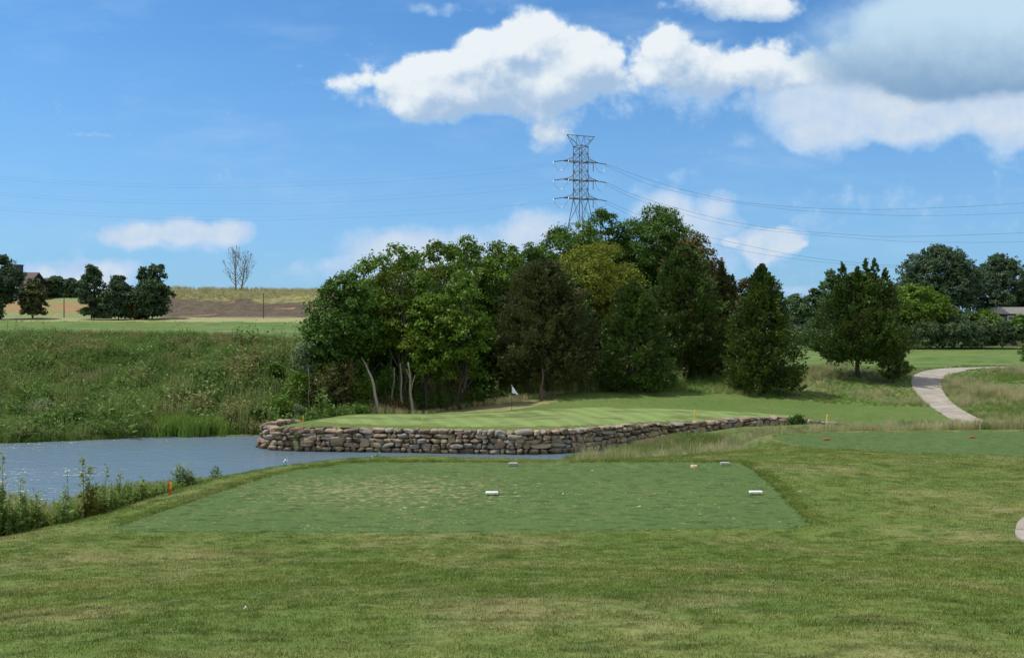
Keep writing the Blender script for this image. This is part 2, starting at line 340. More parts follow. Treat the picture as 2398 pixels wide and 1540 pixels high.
FAIRL=[(-110,97.5),(-56,99.5),(-48,102),(-40,103),(-22,103),(-16,110),(-16,166),(-40,166),(-65,166),(-120,167)]
TANL=[(-130,167),(-65,166),(-40,166),(-16,166),(-16,175),(-40,176),(-65,176),(-100,179),(-130,180)]
th=np.concatenate([np.linspace(-180,-82,50),np.linspace(-80,-37,60),np.arange(-36,36.001,.07),np.linspace(37,80,60),np.linspace(82,180,50)])
rr=np.concatenate([np.geomspace(.3,3,20)[:-1],3*1.0048**np.arange(0,790),np.geomspace(134,420,175),np.geomspace(430,2500,18)])
def build_terrain():
    T,Rr=np.meshgrid(R(1)*th,rr); X=Rr*np.sin(T); Y=Rr*np.cos(T)
    Z=H(X,Y)
    nr,nt=X.shape
    inb=inside(X.ravel(),Y.ravel(),LAWN).reshape(X.shape); tee=(inside(X.ravel(),Y.ravel(),TEE)|inside(X.ravel(),Y.ravel(),REDTEE)).reshape(X.shape)
    fine=(Rr<60)
    Z=Z+np.where(fine&inb&~tee, micro(X,Y),0)-np.where(tee,.02,0)
    lb=(X<-12)&(Y>72)&(Y<98)
    Z=Z+np.where(lb,fbm(X*1.1,Y*1.1,2)*.3,0)
    V=np.stack([X,Y,Z],-1).reshape(-1,3)
    i=np.arange(nr-1)[:,None]*nt+np.arange(nt-1)[None,:]
    Fq=np.stack([i,i+1,i+nt+1,i+nt],-1).reshape(-1,4)
    c=V[Fq].mean(1); cx,cy,cz=c[:,0],c[:,1],c[:,2]
    r=np.hypot(cx,cy)
    jx=cx+fbm(cx*1.5,cy*1.5,3)*np.clip(r/60,.1,2)*.35; jy=cy+fbm(cx*1.5+40,cy*1.5,3)*np.clip(r/60,.1,2)*.9
    lab=np.zeros(len(Fq),np.int8)                                   # 0 rough
    lab[inside(jx,jy,FAIRL)|inside(jx,jy,FAIRR)]=5
    lab[inside(jx,jy,TANL)]=6
    lab[(jy>177)&(cx<-14)]=7
    lab[inside(jx,jy,SURR)]=3; lab[inside(jx,jy,DRYF)]=8
    lab[inside(cx+fbm(cx,cy)*.1,cy+fbm(cx+9,cy)*.25,GREEN)]=4
    bas=inside(cx,cy,BASIN)
    dw=seg_dist(cx,cy,[tuple(p) for p in WALL]); lab[(bas&(dw<.6))]=9
    lab[(lab==3)&(dw<.62+fbm(cx*2,cy*2,2)*.4)]=10
    lab[bas&(cz<WATER+.02)]=9
    lab[inside(jx,jy,LAWN)]=1
    lab[inside(cx+vnoise(cx*4,cy*4)*.08,cy+vnoise(cx*4+7,cy*4)*.12,TEE)|inside(jx,jy,REDTEE)]=2
    names={0:('rough','rough'),1:('lawn','lawn'),2:('tee_box','tee'),3:('green_surround','surround'),4:('putting_green','green'),5:('fairway','fairway'),6:('dry_grass_strip','tanstrip'),7:('hill','hill'),8:('dry_fringe','dryfringe'),9:('pond_bed','bed'),10:('earth_edge','earthedge')}
    for k,(nm,mt) in names.items():
        f=Fq[lab==k]
        if not len(f): continue
        u,inv=np.unique(f,return_inverse=True)
        o=link(nm,mesh_np(nm,V[u],inv.reshape(-1,4),True),M[mt]); tag(o,kind='structure')
M['earthedge']=turf('earthedge',(.10,.085,.045),(.20,.15,.09),(.08,.12,.035),dry=(.5,.6),s1=.5,s2=2,s3=7,bump=.4,bscale=14)
build_terrain()
# ---------------------------------------------------------------- water
def water():
    m,t,out=new_mat('water')
    pos=t.add('ShaderNodeNewGeometry').outputs['Position']
    p=t.vm('MULTIPLY',pos,(.55,1.5,1))
    h=t.m('ADD',t.noise(p,1.0,5,.66,.3),t.m('MULTIPLY',t.noise(p,5,2,.5),.3))
    bp=t.add('ShaderNodeBump',ins={'Strength':.55,'Distance':.30}); t.l.new(h,bp.inputs['Height'])
    calm=t.ramp(t.noise(t.vm('MULTIPLY',pos,(.3,1,1)),.12,2),.35,.6)
    b=t.add('ShaderNodeBsdfPrincipled',ins={'Base Color':(.110,.162,.198,1),'Roughness':.24,'IOR':1.75,'Specular IOR Level':.62})
    t.l.new(t.m('MULTIPLY_ADD',calm,.35,.35),bp.inputs['Strength'])
    t.l.new(bp.outputs[0],b.inputs['Normal']); t.l.new(b.outputs[0],out.inputs[0]); return m
M['water']=water()
wb=MB(); wb.add([(-120,20,WATER),(30,20,WATER),(30,80,WATER),(-120,80,WATER)],[(0,1,2,3)])
tag(wb.build('water',M['water']),kind='structure')
# ---------------------------------------------------------------- cart paths (draped ribbons with a real thickness)
def path_mat():
    m,t,out=new_mat('concrete')
    pos=t.add('ShaderNodeNewGeometry').outputs['Position']
    c=t.mix(t.ramp(t.noise(pos,.8,5,.65),.35,.65),(.37,.33,.275),(.28,.25,.21)); c=t.mix(t.ramp(t.noise(pos,14,3,.7),.55,.75),c,(.22,.19,.165)); c=t.mix(t.m('MULTIPLY',t.ramp(t.noise(pos,.35,3),.5,.62),.35),c,(.19,.17,.14))
    yj=t.m('FRACT',t.m('MULTIPLY',t.add('ShaderNodeSeparateXYZ',ins={'Vector':pos}).outputs[1],.27)); c=t.mix(t.m('MULTIPLY',t.m('LESS_THAN',yj,.035),.55),c,(.12,.105,.09))
    d=t.add('ShaderNodeBsdfPrincipled',ins={'Roughness':.9,'Specular IOR Level':.2}); t.l.new(c,d.inputs['Base Color'])
    bp=t.add('ShaderNodeBump',ins={'Strength':.3,'Distance':.02}); t.l.new(t.noise(pos,30,3),bp.inputs['Height']); t.l.new(bp.outputs[0],d.inputs['Normal'])
    t.l.new(d.outputs[0],out.inputs[0]); return m
M['path']=path_mat()
def ribbon(name, left, right, nw=10):
    L=catmull(left,14); Rr=catmull(right,14); n=len(L)
    s=np.linspace(0,1,nw); G=L[:,None,:]*(1-s[None,:,None])+Rr[:,None,:]*s[None,:,None]
    Z=H(G[...,0],G[...,1])+.05
    V=np.concatenate([G,Z[...,None]],-1).reshape(-1,3)
    i=np.arange(n-1)[:,None]*nw+np.arange(nw-1)[None,:]
    Fq=np.stack([i,i+1,i+nw+1,i+nw],-1).reshape(-1,4)
    lowL=V.reshape(n,nw,3)[:,0].copy(); lowR=V.reshape(n,nw,3)[:,-1].copy(); lowL[:,2]-=.2; lowR[:,2]-=.2
    b0=len(V); V=np.concatenate([V,lowL,lowR]); k=np.arange(n-1)
    S1=np.stack([k*nw,(k+1)*nw,b0+k+1,b0+k],-1); S2=np.stack([k*nw+nw-1,b0+n+k,b0+n+k+1,(k+1)*nw+nw-1],-1)
    Fq=np.concatenate([Fq,S1,S2])
    tag(link(name,mesh_np(name,V,Fq,False),M['path']),kind='structure')
_l=[gp(X,Y,60,140)[:2] for X,Y in [(2250,993),(2215,975),(2170,945),(2140,912),(2135,888),(2150,874),(2200,864),(2300,859.5)]]+[(72,119.5),(90,126)]
_r=[gp(X,Y,60,140)[:2] for X,Y in [(2345,998),(2290,979),(2232,945),(2208,914),(2207,893),(2222,878),(2262,868)]]+[(57.0,109.5),(71,116.5),(91,122)]
ribbon('path',_l,_r)
ribbon('path',[(9.8,8.5),(8.6,10.3),(7.85,12.2),(7.95,13.8),(8.55,15.05),(9.4,16.2),(12,19),(18,22.5),(30,25)],[(12.2,8.7),(11.2,10.6),(10.6,12.4),(10.6,13.4),(11.0,14.4),(11.8,15.4),(13.6,17.3),(19,20.5),(31,22.8)])
# ---------------------------------------------------------------- camera, light, sky
cam=bpy.data.cameras.new('camera'); co=bpy.data.objects.new('camera',cam); COL.objects.link(co)
co.location=(0,0,EYE); co.rotation_euler=(R(90),0,0)
cam.sensor_width=36; cam.sensor_fit='HORIZONTAL'; cam.lens=36*F/2398.0; cam.clip_end=6000; cam.clip_start=.05
cam.shift_y=-(770-HY)/2398.0
scn.camera=co
SD=Vector((-.46,.08,.88)).normalized()
el=math.asin(SD.z); az=math.atan2(SD.x,SD.y)
sun=bpy.data.lights.new('sun','SUN'); sun.energy=3.6; sun.angle=R(.5); sun.color=(1,.95,.87)
so=bpy.data.objects.new('sun',sun); so.rotation_euler=SD.to_track_quat('Z','Y').to_euler(); so.location=(0,0,60); COL.objects.link(so)
scn.view_settings.view_transform='Standard'; scn.view_settings.look='None'; scn.view_settings.exposure=0.17; scn.view_settings.gamma=1
# cloud blobs in direction space: (X, Y, rx, ry, weight) given where they stand in the photo; direction = ((X-CX)/F, 1, (HY-Y)/F)
MAIN=[(1240,75,70,58,1.1),(1160,85,62,45,.9),(1130,115,75,55,.8),(1300,130,110,80,1.1),(1190,190,130,80,1.1),(1060,200,140,75,1.1),(1000,160,62,50,.9),(1010,245,80,50,.8),(880,165,50,32,.62),(790,190,75,24,.55),(880,215,110,38,.5),
 (1380,120,70,55,.9),(1400,180,120,60,.95),(1300,250,80,70,.75),(1280,330,50,45,.55),(1560,80,50,42,.95),(1570,130,75,55,1.0),(1640,160,110,55,1.0),(1760,185,140,48,.8),(1780,120,60,40,.6),(1880,160,120,60,.7),(1480,100,40,30,.45),
 (1720,-5,150,50,1.0),(1780,22,90,30,.7)]
DARK=[(2190,95,300,120,1.0),(2330,70,260,110,1.0),(2100,160,220,60,.6),(2300,165,260,60,.8)]
LOW=[(1900,200,330,130,.62),(2200,240,260,120,.62),(1450,190,220,110,.45),(1400,600,480,90,.38),(900,610,260,70,.42),(150,640,260,60,.38),(2200,500,420,90,.30),
 (1900,270,110,75,.85),(2050,260,130,65,.85),(2130,280,90,60,.75),(1930,340,90,50,.65),(1735,335,35,22,.4),(2320,230,140,60,.8),(2390,280,90,60,.75),(2380,350,70,50,.4),
 (430,550,150,36,.95),(310,545,60,40,.9),(430,525,50,34,.8),(540,540,55,28,.8),(220,545,50,20,.4),(180,650,90,40,.8),(270,640,60,35,.75),(80,650,50,35,.7),(130,690,180,40,.6),
 (1540,465,80,60,.55),(1620,500,120,60,.52),(1690,470,50,30,.55),(1600,560,130,90,.5),(1240,510,70,55,.55),(1300,560,120,60,.55),(1120,580,120,50,.55),(870,570,80,45,.55),(960,570,70,45,.55),(760,640,130,30,.3),(1000,640,200,50,.4),(1610,398,55,24,.55),
 (1800,570,70,30,1.15),(1840,562,50,22,.9),(1775,592,36,30,.9),(1710,565,16,10,.8),(1885,572,14,7,.8),(1450,650,400,60,.3),(1880,675,80,14,.6),(225,318,80,9,.55),(1080,12,120,16,.4),(980,15,80,22,.3),(640,595,30,6,.35),(2150,460,320,30,.16),(1940,525,90,24,.25)]
def world():
    w=bpy.data.worlds.new('World'); scn.world=w; w.use_nodes=True; w.node_tree.nodes.clear(); t=NT(w.node_tree)
    sky=t.add('ShaderNodeTexSky',sky_type='NISHITA',sun_disc=False,sun_elevation=el,sun_rotation=az,altitude=200,air_density=1.0,dust_density=.5,ozone_density=1.6)
    z=t.add('ShaderNodeSeparateXYZ',ins={'Vector':t.add('ShaderNodeTexCoord').outputs['Generated']}).outputs[2]
    c=t.mix(1.0,sky.outputs[0],(.58,.99,1.30),blend='MULTIPLY')
    c=t.mix(t.m('MULTIPLY',t.ramp(z,.30,-.02,False),.72),c,tuple(10*x for x in (.225,.40,.67)))
    # unseen broken cloud, added behind and above the camera to whiten the fill light
    g=t.add('ShaderNodeTexCoord').outputs['Generated']; y=t.add('ShaderNodeSeparateXYZ',ins={'Vector':g}).outputs[1]
    cov=t.m('MULTIPLY',t.ramp(t.noise(g,2.6,3,.5),.36,.56),t.m('MAXIMUM',t.ramp(y,.45,.15),t.ramp(z,.52,.68)))
    c=t.mix(t.m('MULTIPLY',cov,.9),c,tuple(10*x for x in (.80,.80,.76)))
    bg=t.add('ShaderNodeBackground',ins={'Strength':.1}); t.l.new(c,bg.inputs[0])
    ow=t.add('ShaderNodeOutputWorld'); t.l.new(bg.outputs[0],ow.inputs[0])
    w.cycles.sampling_method='MANUAL'; w.cycles.sample_map_resolution=512
def clouds():
    m,t,out=new_mat('cloud'); m.cycles.emission_sampling='NONE'
    def field(blobs,name):
        g=bpy.data.node_groups.new(name,'ShaderNodeTree'); g.interface.new_socket('P',in_out='INPUT',socket_type='NodeSocketVector'); g.interface.new_socket('D',in_out='OUTPUT',socket_type='NodeSocketFloat')
        q=NT(g); gi=g.nodes.new('NodeGroupInput'); go=g.nodes.new('NodeGroupOutput'); P=gi.outputs[0]; acc=None
        for (X,Y,rx,ry,a) in blobs:
            u,v=(X-CX)/F,(HY-Y)/F; sx,sy=F/(rx*1.32),F/(ry*1.32)
            d=q.vm('MULTIPLY_ADD',P,(sx,sy,0),(-u*sx,-v*sy,0)); dt=q.vm('DOT_PRODUCT',d,d,out=1)
            e=q.m('MAXIMUM',q.m('MULTIPLY_ADD',dt,-a,a),0.0)
            acc=e if acc is None else q.m('ADD',acc,e)
        g.links.new(acc,go.inputs[0]); return g
    gm=field(MAIN,'clouds_high'); gd=field(DARK,'clouds_dark'); gl=field(LOW,'clouds_low')
    def ev(g,P):
        n=t.add('ShaderNodeGroup'); n.node_tree=g; t.l.new(P,n.inputs[0]); return n.outputs[0]
    def ev(g,P):
        n=t.add('ShaderNodeGroup'); n.node_tree=g; t.l.new(P,n.inputs[0]); return n.outputs[0]
    dirv=t.add('ShaderNodeTexCoord').outputs['Object']
    sp=t.add('ShaderNodeSeparateXYZ',ins={'Vector':dirv})
    cb=t.add('ShaderNodeCombineXYZ'); t.l.new(t.m('DIVIDE',sp.outputs[0],sp.outputs[1]),cb.inputs[0]); t.l.new(t.m('DIVIDE',sp.outputs[2],sp.outputs[1]),cb.inputs[1]); P0=cb.outputs[0]
    nz=t.add('ShaderNodeTexNoise',ins={'Scale':9.0,'Detail':7.0,'Roughness':.6}); t.l.new(P0,nz.inputs['Vector'])
    wv=t.vm('SCALE',t.vm('SUBTRACT',nz.outputs['Color'],(.5,.5,.5))); wv.node.inputs['Scale'].default_value=.040
    P1=t.vm('ADD',P0,wv)
    vo=t.add('ShaderNodeTexVoronoi',feature='SMOOTH_F1',ins={'Scale':38.0,'Smoothness':.5,'Detail':2.0,'Roughness':.6}); t.l.new(P1,vo.inputs['Vector'])
    puff=t.m('SUBTRACT',.42,vo.outputs['Distance'])
    f0=t.noise(P0,26,8,.62); fb=t.m('SUBTRACT',f0,.5)
    def dens(g,pf,fa,lo,hi):
        s=ev(g,P1); return s,t.ramp(t.m('ADD',t.m('ADD',s,t.m('MULTIPLY',puff,pf)),t.m('MULTIPLY',fb,fa)),lo,hi)
    sm,dm=dens(gm,.42,1.45,.0,.72); sl,dl=dens(gl,.30,1.0,.10,.78); sd,dd=dens(gd,0.,.7,.05,1.15)
    # thickness toward the sun (up and left) gives each cloud its lit tops and grey undersides
    P2=t.vm('ADD',P1,(-.008,.020,0)); sm2=ev(gm,P2)
    bil=t.m('SUBTRACT',f0,t.noise(t.vm('ADD',P0,(-.006,.010,0)),26,8,.62)); bg2=t.m('SUBTRACT',t.noise(P0,11,4,.6),.5)
    def sh(a): return t.ramp(t.m('ADD',a,t.m('ADD',t.m('MULTIPLY',bil,2.6),t.m('MULTIPLY',bg2,2.2))),-1.25,1.25,)
    hm=sh(t.m('MULTIPLY',t.m('SUBTRACT',sm,sm2),1.5)); hl=sh(0.05)
    v=t.add('ShaderNodeSeparateXYZ',ins={'Vector':P0}).outputs[1]
    cm=t.mix(hm,(.34,.48,.66),(.76,.81,.84)); cl=t.mix(hl,(.44,.58,.76),(.64,.70,.76))
    dcol=t.mix(t.ramp(t.m('ADD',v,t.m('MULTIPLY',fb,.05)),.25,.355),(.20,.34,.52),(.50,.66,.78))
    veil=t.m('MULTIPLY',t.ramp(t.noise(t.vm('MULTIPLY',P0,(1,3.4,1)),5,5,.6),.46,.8),.28)
    cl=t.mix(t.ramp(sl,.75,1.35),t.mix(hl,(.33,.49,.73),(.47,.62,.80)),cl); c=t.mix(dl,(.42,.60,.80),cl); c=t.mix(dm,c,cm); c=t.mix(dd,c,dcol)
    def over(a,b): return t.m('SUBTRACT',1.0,t.m('MULTIPLY',t.m('SUBTRACT',1.0,a),t.m('SUBTRACT',1.0,b)))
    al=over(over(veil,t.m('MULTIPLY',dl,.92)),over(t.m('MULTIPLY',dm,.97),t.m('MULTIPLY',dd,.95)))
    u=t.m('ABSOLUTE',t.add('ShaderNodeSeparateXYZ',ins={'Vector':P0}).outputs[0])
    al=t.m('MULTIPLY',al,t.m('MULTIPLY',t.ramp(u,.95,.75),t.ramp(v,.56,.46)))
    e=t.add('ShaderNodeEmission',ins={'Strength':1.0}); t.l.new(c,e.inputs[0])
    tr=t.add('ShaderNodeBsdfTransparent'); mx=t.add('ShaderNodeMixShader'); t.l.new(al,mx.inputs[0]); t.l.new(tr.outputs[0],mx.inputs[1]); t.l.new(e.outputs[0],mx.inputs[2]); t.l.new(mx.outputs[0],out.inputs[0])
    A,E=np.meshgrid(R(1)*np.linspace(-46,46,47),R(1)*np.linspace(-1,31,17)); rad=4500
    V=np.stack([rad*np.sin(A)*np.cos(E),rad*np.cos(A)*np.cos(E),rad*np.sin(E)],-1).reshape(-1,3)
    i=np.arange(16)[:,None]*47+np.arange(46)[None,:]; Fq=np.stack([i,i+1,i+48,i+47],-1).reshape(-1,4)
    tag(link('sky',mesh_np('sky',V,Fq,True),m,loc=(0,0,EYE)),kind='structure')
WK=8.0
world(); clouds()
scn.render.engine='CYCLES'
# ---------------------------------------------------------------- dry-laid stone retaining wall
def stone_mat():
    m,t,out=new_mat('fieldstone')
    lv=t.add('ShaderNodeAttribute',attribute_name='lv').outputs['Fac']; lw=t.add('ShaderNodeAttribute',attribute_name='lw').outputs['Fac']
    pos=t.add('ShaderNodeNewGeometry').outputs['Position']
    n=t.noise(pos,5,5,.65); n2=t.noise(pos,18,4,.7)
    c=t.mix(lv,(.115,.088,.066),(.37,.285,.195)); c=t.mix(t.ramp(lw,.6,.9),c,(.25,.235,.21)); c=t.mix(t.ramp(lw,.10,.02),c,(.24,.165,.12))
    c=t.mix(t.ramp(n,.52,.68),c,(.40,.35,.25)); c=t.mix(t.ramp(n2,.55,.75),c,(.07,.058,.048))
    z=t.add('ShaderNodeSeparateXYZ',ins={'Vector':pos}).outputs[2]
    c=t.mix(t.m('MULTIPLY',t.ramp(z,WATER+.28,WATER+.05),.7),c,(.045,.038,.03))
    b=t.add('ShaderNodeBsdfPrincipled',ins={'Roughness':.88,'Specular IOR Level':.25}); t.l.new(c,b.inputs['Base Color'])
    bp=t.add('ShaderNodeBump',ins={'Strength':.8,'Distance':.05}); t.l.new(t.m('ADD',n,t.m('MULTIPLY',n2,.5)),bp.inputs['Height']); t.l.new(bp.outputs[0],b.inputs['Normal'])
    t.l.new(b.outputs[0],out.inputs[0]); return m
M['stone']=stone_mat()
def cube_sphere(k=5):
    bm=bmesh.new(); bmesh.ops.create_cube(bm,size=2); bmesh.ops.subdivide_edges(bm,edges=bm.edges[:],cuts=k,use_grid_fill=True)
    bm.verts.ensure_lookup_table(); V=np.array([v.co[:] for v in bm.verts]); Fq=np.array([[v.index for v in f.verts] for f in bm.faces]); bm.free(); return V,Fq
CSV,CSF=cube_sphere(5)
def wall():
    P=WALL; sl=np.r_[0,np.cumsum(np.hypot(*np.diff(P,axis=0).T))]; L=sl[-1]
    def at(s): return np.array([np.interp(s,sl,P[:,0]),np.interp(s,sl,P[:,1])])
    def top(s):
        x,y=at(s); return np.interp(x,[-19,20.2,22.5,23.5,26.5,27],[-3.72,-3.72,-3.83,-4.0,-4.28,-4.3]) if y<72 and not (x<-13.9 and y>68) else -3.78
    def bot(s):
        x,y=at(s); return np.interp(x,[6,9,12.6,16.3,20,26.5],[-5.75,-5.55,-5.05,-4.75,-4.7,-4.65])
    nrm=lambda s:(lambda t:np.array([t[1],-t[0]])/np.hypot(*t))(at(min(s+.25,L))-at(max(s-.25,0)))
    Vs=[];Fs=[];A=[];B=[];n0=0; g=np.random.default_rng(5)
    ncourse=6
    edges=[]
    z=0.0; hs=[]
    for c in range(8): hs.append(g.uniform(.27,.42))
    taken=[]     # (s0,s1,course) filled by a tall stone of the course below
    for c in range(7):
        s=g.uniform(0,.3)
        while s<L-.2:
            if at(s)[1]>68.6 and at(s)[0]<0: s+=.2; continue
            w=float(np.clip(g.lognormal(-.70,.45),.22,1.3)); w=min(w,L-s)
            base=bot(s+w/2)+sum(hs[:c])+math.sin(s*.45+c)*.04
            if any(a<s+w/2<b and cc==c for a,b,cc in taken): s+=.12; continue
            h=hs[c]*g.uniform(.85,1.12); tp=top(s+w/2)
            if base>tp-.10: s+=w; continue
            tall=g.random()<.09 and w>.4
            if tall: h=hs[c]+hs[min(c+1,7)]; taken.append((s-.02,s+w+.02,c+1))
            h=min(h,tp-base+g.uniform(-.02,.07)); h=max(h,.12)
            ce=at(s+w/2); nn=nrm(s+w/2); tt=np.array([-nn[1],nn[0]])
            batter=.30*(tp-(base+h/2))/1.6
            dep=.34+g.uniform(0,.14)
            q=g.uniform(3.2,8)
            V=CSV.copy(); r=(np.abs(V)**q).sum(1)**(1/q); V=V/r[:,None]
            ph=g.uniform(0,9,3)
            k=1+.10*np.sin(V[:,0]*2.6+ph[0])*np.cos(V[:,2]*2.2+ph[1])+.07*np.sin(V[:,1]*4+V[:,2]*3+ph[2])+g.normal(0,.022,len(V))
            V=V*k[:,None]
            for _ in range(3):                       # knock flat facets off the block
                fn=g.normal(0,1,3); fn/=np.linalg.norm(fn); dd_=V@fn-g.uniform(.72,.95); V=V-np.outer(np.maximum(dd_,0),fn)
            V[:,0]*=1+.16*g.uniform(-1,1)*V[:,2]; V[:,2]+=.12*g.uniform(-1,1)*V[:,0]
            V=V*np.array([w*.515,dep,h*.53])
            a=g.normal(0,.05); X=V[:,0]*math.cos(a)-V[:,2]*math.sin(a); Z=V[:,0]*math.sin(a)+V[:,2]*math.cos(a)
            off=batter-.12+g.uniform(-.06,.07)
            Q=np.stack([ce[0]+tt[0]*X+nn[0]*(V[:,1]+off),ce[1]+tt[1]*X+nn[1]*(V[:,1]+off),base+h/2+Z],-1)
            Vs.append(Q); Fs.append(CSF+n0); n0+=len(Q); A+= [g.random()]*len(CSF); B+=[g.random()]*len(CSF)
            s+=w+g.uniform(-.01,.035)
    me=mesh_np('stone_wall',np.concatenate(Vs),np.concatenate(Fs),True); face_attr(me,'lv',A); face_attr(me,'lw',B)
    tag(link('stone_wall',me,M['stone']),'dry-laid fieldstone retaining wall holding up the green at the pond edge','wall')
wall()
# ---------------------------------------------------------------- small course furniture
M['white']=simple('white_paint',(.86,.86,.84),.35); M['redp']=simple('red_paint',(.55,.075,.035),.4); M['orange']=simple('orange_paint',(.75,.16,.03),.5)
M['yellow']=simple('yellow_paint',(.80,.52,.05),.5,0,30,.1); M['ygreen']=simple('faded_yellow_paint',(.62,.62,.08),.6,0,30,.15); M['amber']=simple('amber_paint',(.85,.42,.05),.5)
M['redstake']=simple('red_orange_stake',(.62,.09,.015),.5); M['granite']=simple('grey_stone',(.36,.37,.34),.8,0,60,.3); M['engrave']=simple('dark_engraving',(.12,.12,.11),.8)
M['black']=simple('black_pole',(.03,.03,.028),.4); M['flagw']=simple('white_cloth',(.82,.82,.92),.8); M['pale']=simple('pale_wood',(.62,.50,.36),.6); M['plastic']=simple('white_plastic',(.75,.77,.75),.4)
def marker(X,Y,mat,L,label,cat,rz=0,d0=5):
    x,y,z=gp(X,Y,d0,60); e=empty('tee_marker',(x,y,z),rz)
    b=MB(); b.box((0,0,.035),(L/2,.05,.026)); o=b.build('marker_body',mat,e,True,bevel=.016)
    for k in(-1,1):
        s=MB(); s.tube([(k*L*.28,0,-.08),(k*L*.28,0,.02)],.008,6); s.build('ground_spike',M['black'],e)
    tag(e,label,cat,'tee markers on the mown tees'); return e
marker(1152,1157,M['white'],.26,'white block tee marker on the near tee, standing further left','tee marker',.03)
marker(1770,1155.5,M['white'],.27,'white block tee marker on the near tee, by its right edge','tee marker',-.02)
marker(1936,1029.5,M['redp'],.25,'red block tee marker on the far right tee, nearest the stone wall','tee marker',.1,30)
marker(2276,1024.5,M['redp'],.24,'dull red block tee marker on the far right tee, towards the frame edge','tee marker',.0,30)
def plaque(X,Y,label,rz):
    x,y,z=gp(X,Y,10,40); e=empty('yardage_plaque',(x,y,z),rz)
    b=MB(); b.box((0,0,.02),(.115,.06,.035)); b.build('stone_slab',M['granite'],e,bevel=.008)
    f=MB(); f.box((0,0,.0565),(.085,.038,.0012)); f.build('face_plate',simple('worn_plate',(.50,.52,.49),.6,0,80,.15),e)
    tag(e,label,'plaque','plaques set in the far edge of the tee')
plaque(1202,1088,'pale grey plaque set in the tee front edge, straight behind the white marker',0.05)
plaque(1698,1087,'grey plaque set in the tee front edge near its right corner',-.04)
def stake(X,Y,h,mat,label,mat2=None,lean=0,d0=10,w=.045,group='hazard stakes round the pond'):
    x,y,z=gp(X,Y,d0,120); e=empty('hazard_stake',(x,y,z-.05)); e.rotation_euler=(0,lean,.3)
    b=MB(); s=w/2
    V=[(-s,-s,0),(s,-s,0),(s,s,0),(-s,s,0),(-s,-s,h),(s,-s,h),(s,s,h),(-s,s,h),(0,0,h+w*.7)]
    b.add(V,[(3,2,1,0),(0,1,5,4),(1,2,6,5),(2,3,7,6),(3,0,4,7),(4,5,8),(5,6,8),(6,7,8),(7,4,8)]); b.build('post',mat,e)
    if mat2:
        c=MB(); c.box((s*.6,-s*.3,h*.80),(s*.75,s*1.1,h*.22)); c.build('painted_tip',mat2,e)
    tag(e,label,'stake',group)
stake(398,1157.5,.30,M['redstake'],'red stake with amber top at the mown edge beside the pondside weeds',M['amber'],0,12,.05)
stake(709,992,.62,M['amber'],'amber stake near the left end of the stone wall',None,.06,55,.07)
stake(989,997,.62,M['ygreen'],'greenish yellow stake on the front fringe left of the flagstick',None,.02,55,.07)
stake(1627,978,.60,M['yellow'],'yellow stake on the fringe where the stone wall starts to narrow',None,-.02,55,.075)
stake(1936,987,.60,M['yellow'],'yellow stake beyond the low right end of the stone wall',None,.10,62,.075)
stake(1124,953,.45,M['orange'],'small orange stake in the dry grass behind the green',None,0,66,.06)
def flag():
    x,y,z=gp(1198.5,965,62,80); e=empty('flagstick',(x,y,z))
    p=MB(); p.tube([(0,0,-.1),(0,0,2.12)],.020,8); p.build('pole',M['black'],e,True)
    t=MB(); t.tube([(0,0,2.12),(0,0,2.16)],[.028,.012],8); t.build('pole_cap',M['plastic'],e)
    # limp pennant hanging from the pole top, folded on itself
    nu,nv=12,10; V=[]
    for side in (0,.006):
        for i in range(nu+1):
            u=i/nu
            for j in range(nv+1):
                v=j/nv; top=2.10-u*.55-u*u*.08; hgt=.50*(1-u)+.10
                xx=.02+u*.44; V.append((xx,.05*math.sin(u*9+v*2)*(u+.1)+side,top-hgt*v*(1-.15*u)))
    n=(nu+1)*(nv+1); Fs=[]
    for i in range(nu):
        for j in range(nv):
            a=i*(nv+1)+j; Fs.append((a,a+1,a+nv+2,a+nv+1)); Fs.append((n+a,n+a+nv+1,n+a+nv+2,n+a+1))
    b=MB(); b.add(V,Fs); b.build('flag',M['flagw'],e,True)
    c=MB(); c.tube([(0,0,.004),(0,0,.03)],[.07,.062],16); c.build('cup_rim',M['plastic'],e)
    tag(e,'dark golf flagstick with limp white flag on the green','flagstick')
flag()
def golftee(X,Y,label,rz,L=.05):
    x,y,z=gp(X,Y,6,40); e=bpy.data.objects
    b=MB(); b.tube([(0,0,0),(L*.8,0,.006),(L,0,.008)],[.003,.006,.013],7)
    o=b.build('golf_tee',M['plastic'],None,True,(x,y,z+.012)); o.rotation_euler=(0,0,rz); tag(o,label,'golf tee','broken tees lying on the near tee')
golftee(983,1189,'white golf tee lying on the turf with a pale divot beside it',.2,.09)
golftee(952,1191,'small white golf tee just left of the longest lying tee',2.6,.06)
golftee(1203,1154,'tiny pale golf tee on the turf just right of the left white marker',.5,.05)
golftee(1317,1158,'small white golf tee on open turf between the two white markers',1.2,.045)
golftee(1866,1152,'short white golf tee in the longer grass right of the tee corner',0.1,.09)
golftee(1492,1187,'white broken golf tee on the turf in front of the markers',.4,.07)
golftee(570,1428,'white golf tee in the foreground lawn left of centre',.8,.022)
golftee(1383,1103,'pale golf tee near the front edge of the near tee',.1,.06)
def sprinkler():
    x,y,z=gp(1625,1092,10,40); e=empty('sprinkler_head',(x,y,z-.02))
    b=MB(); b.tube([(0,0,0),(0,0,.05),(0,0,.056)],[.085,.085,.07],20); b.build('cap',M['pale'],e,False)
    c=MB(); c.tube([(0,0,.05),(0,0,.064)],[.035,.03],14); c.build('nozzle',M['orange'],e)
    tag(e,'round pale sprinkler head sunk in the turf left of the right plaque','sprinkler')
sprinkler()
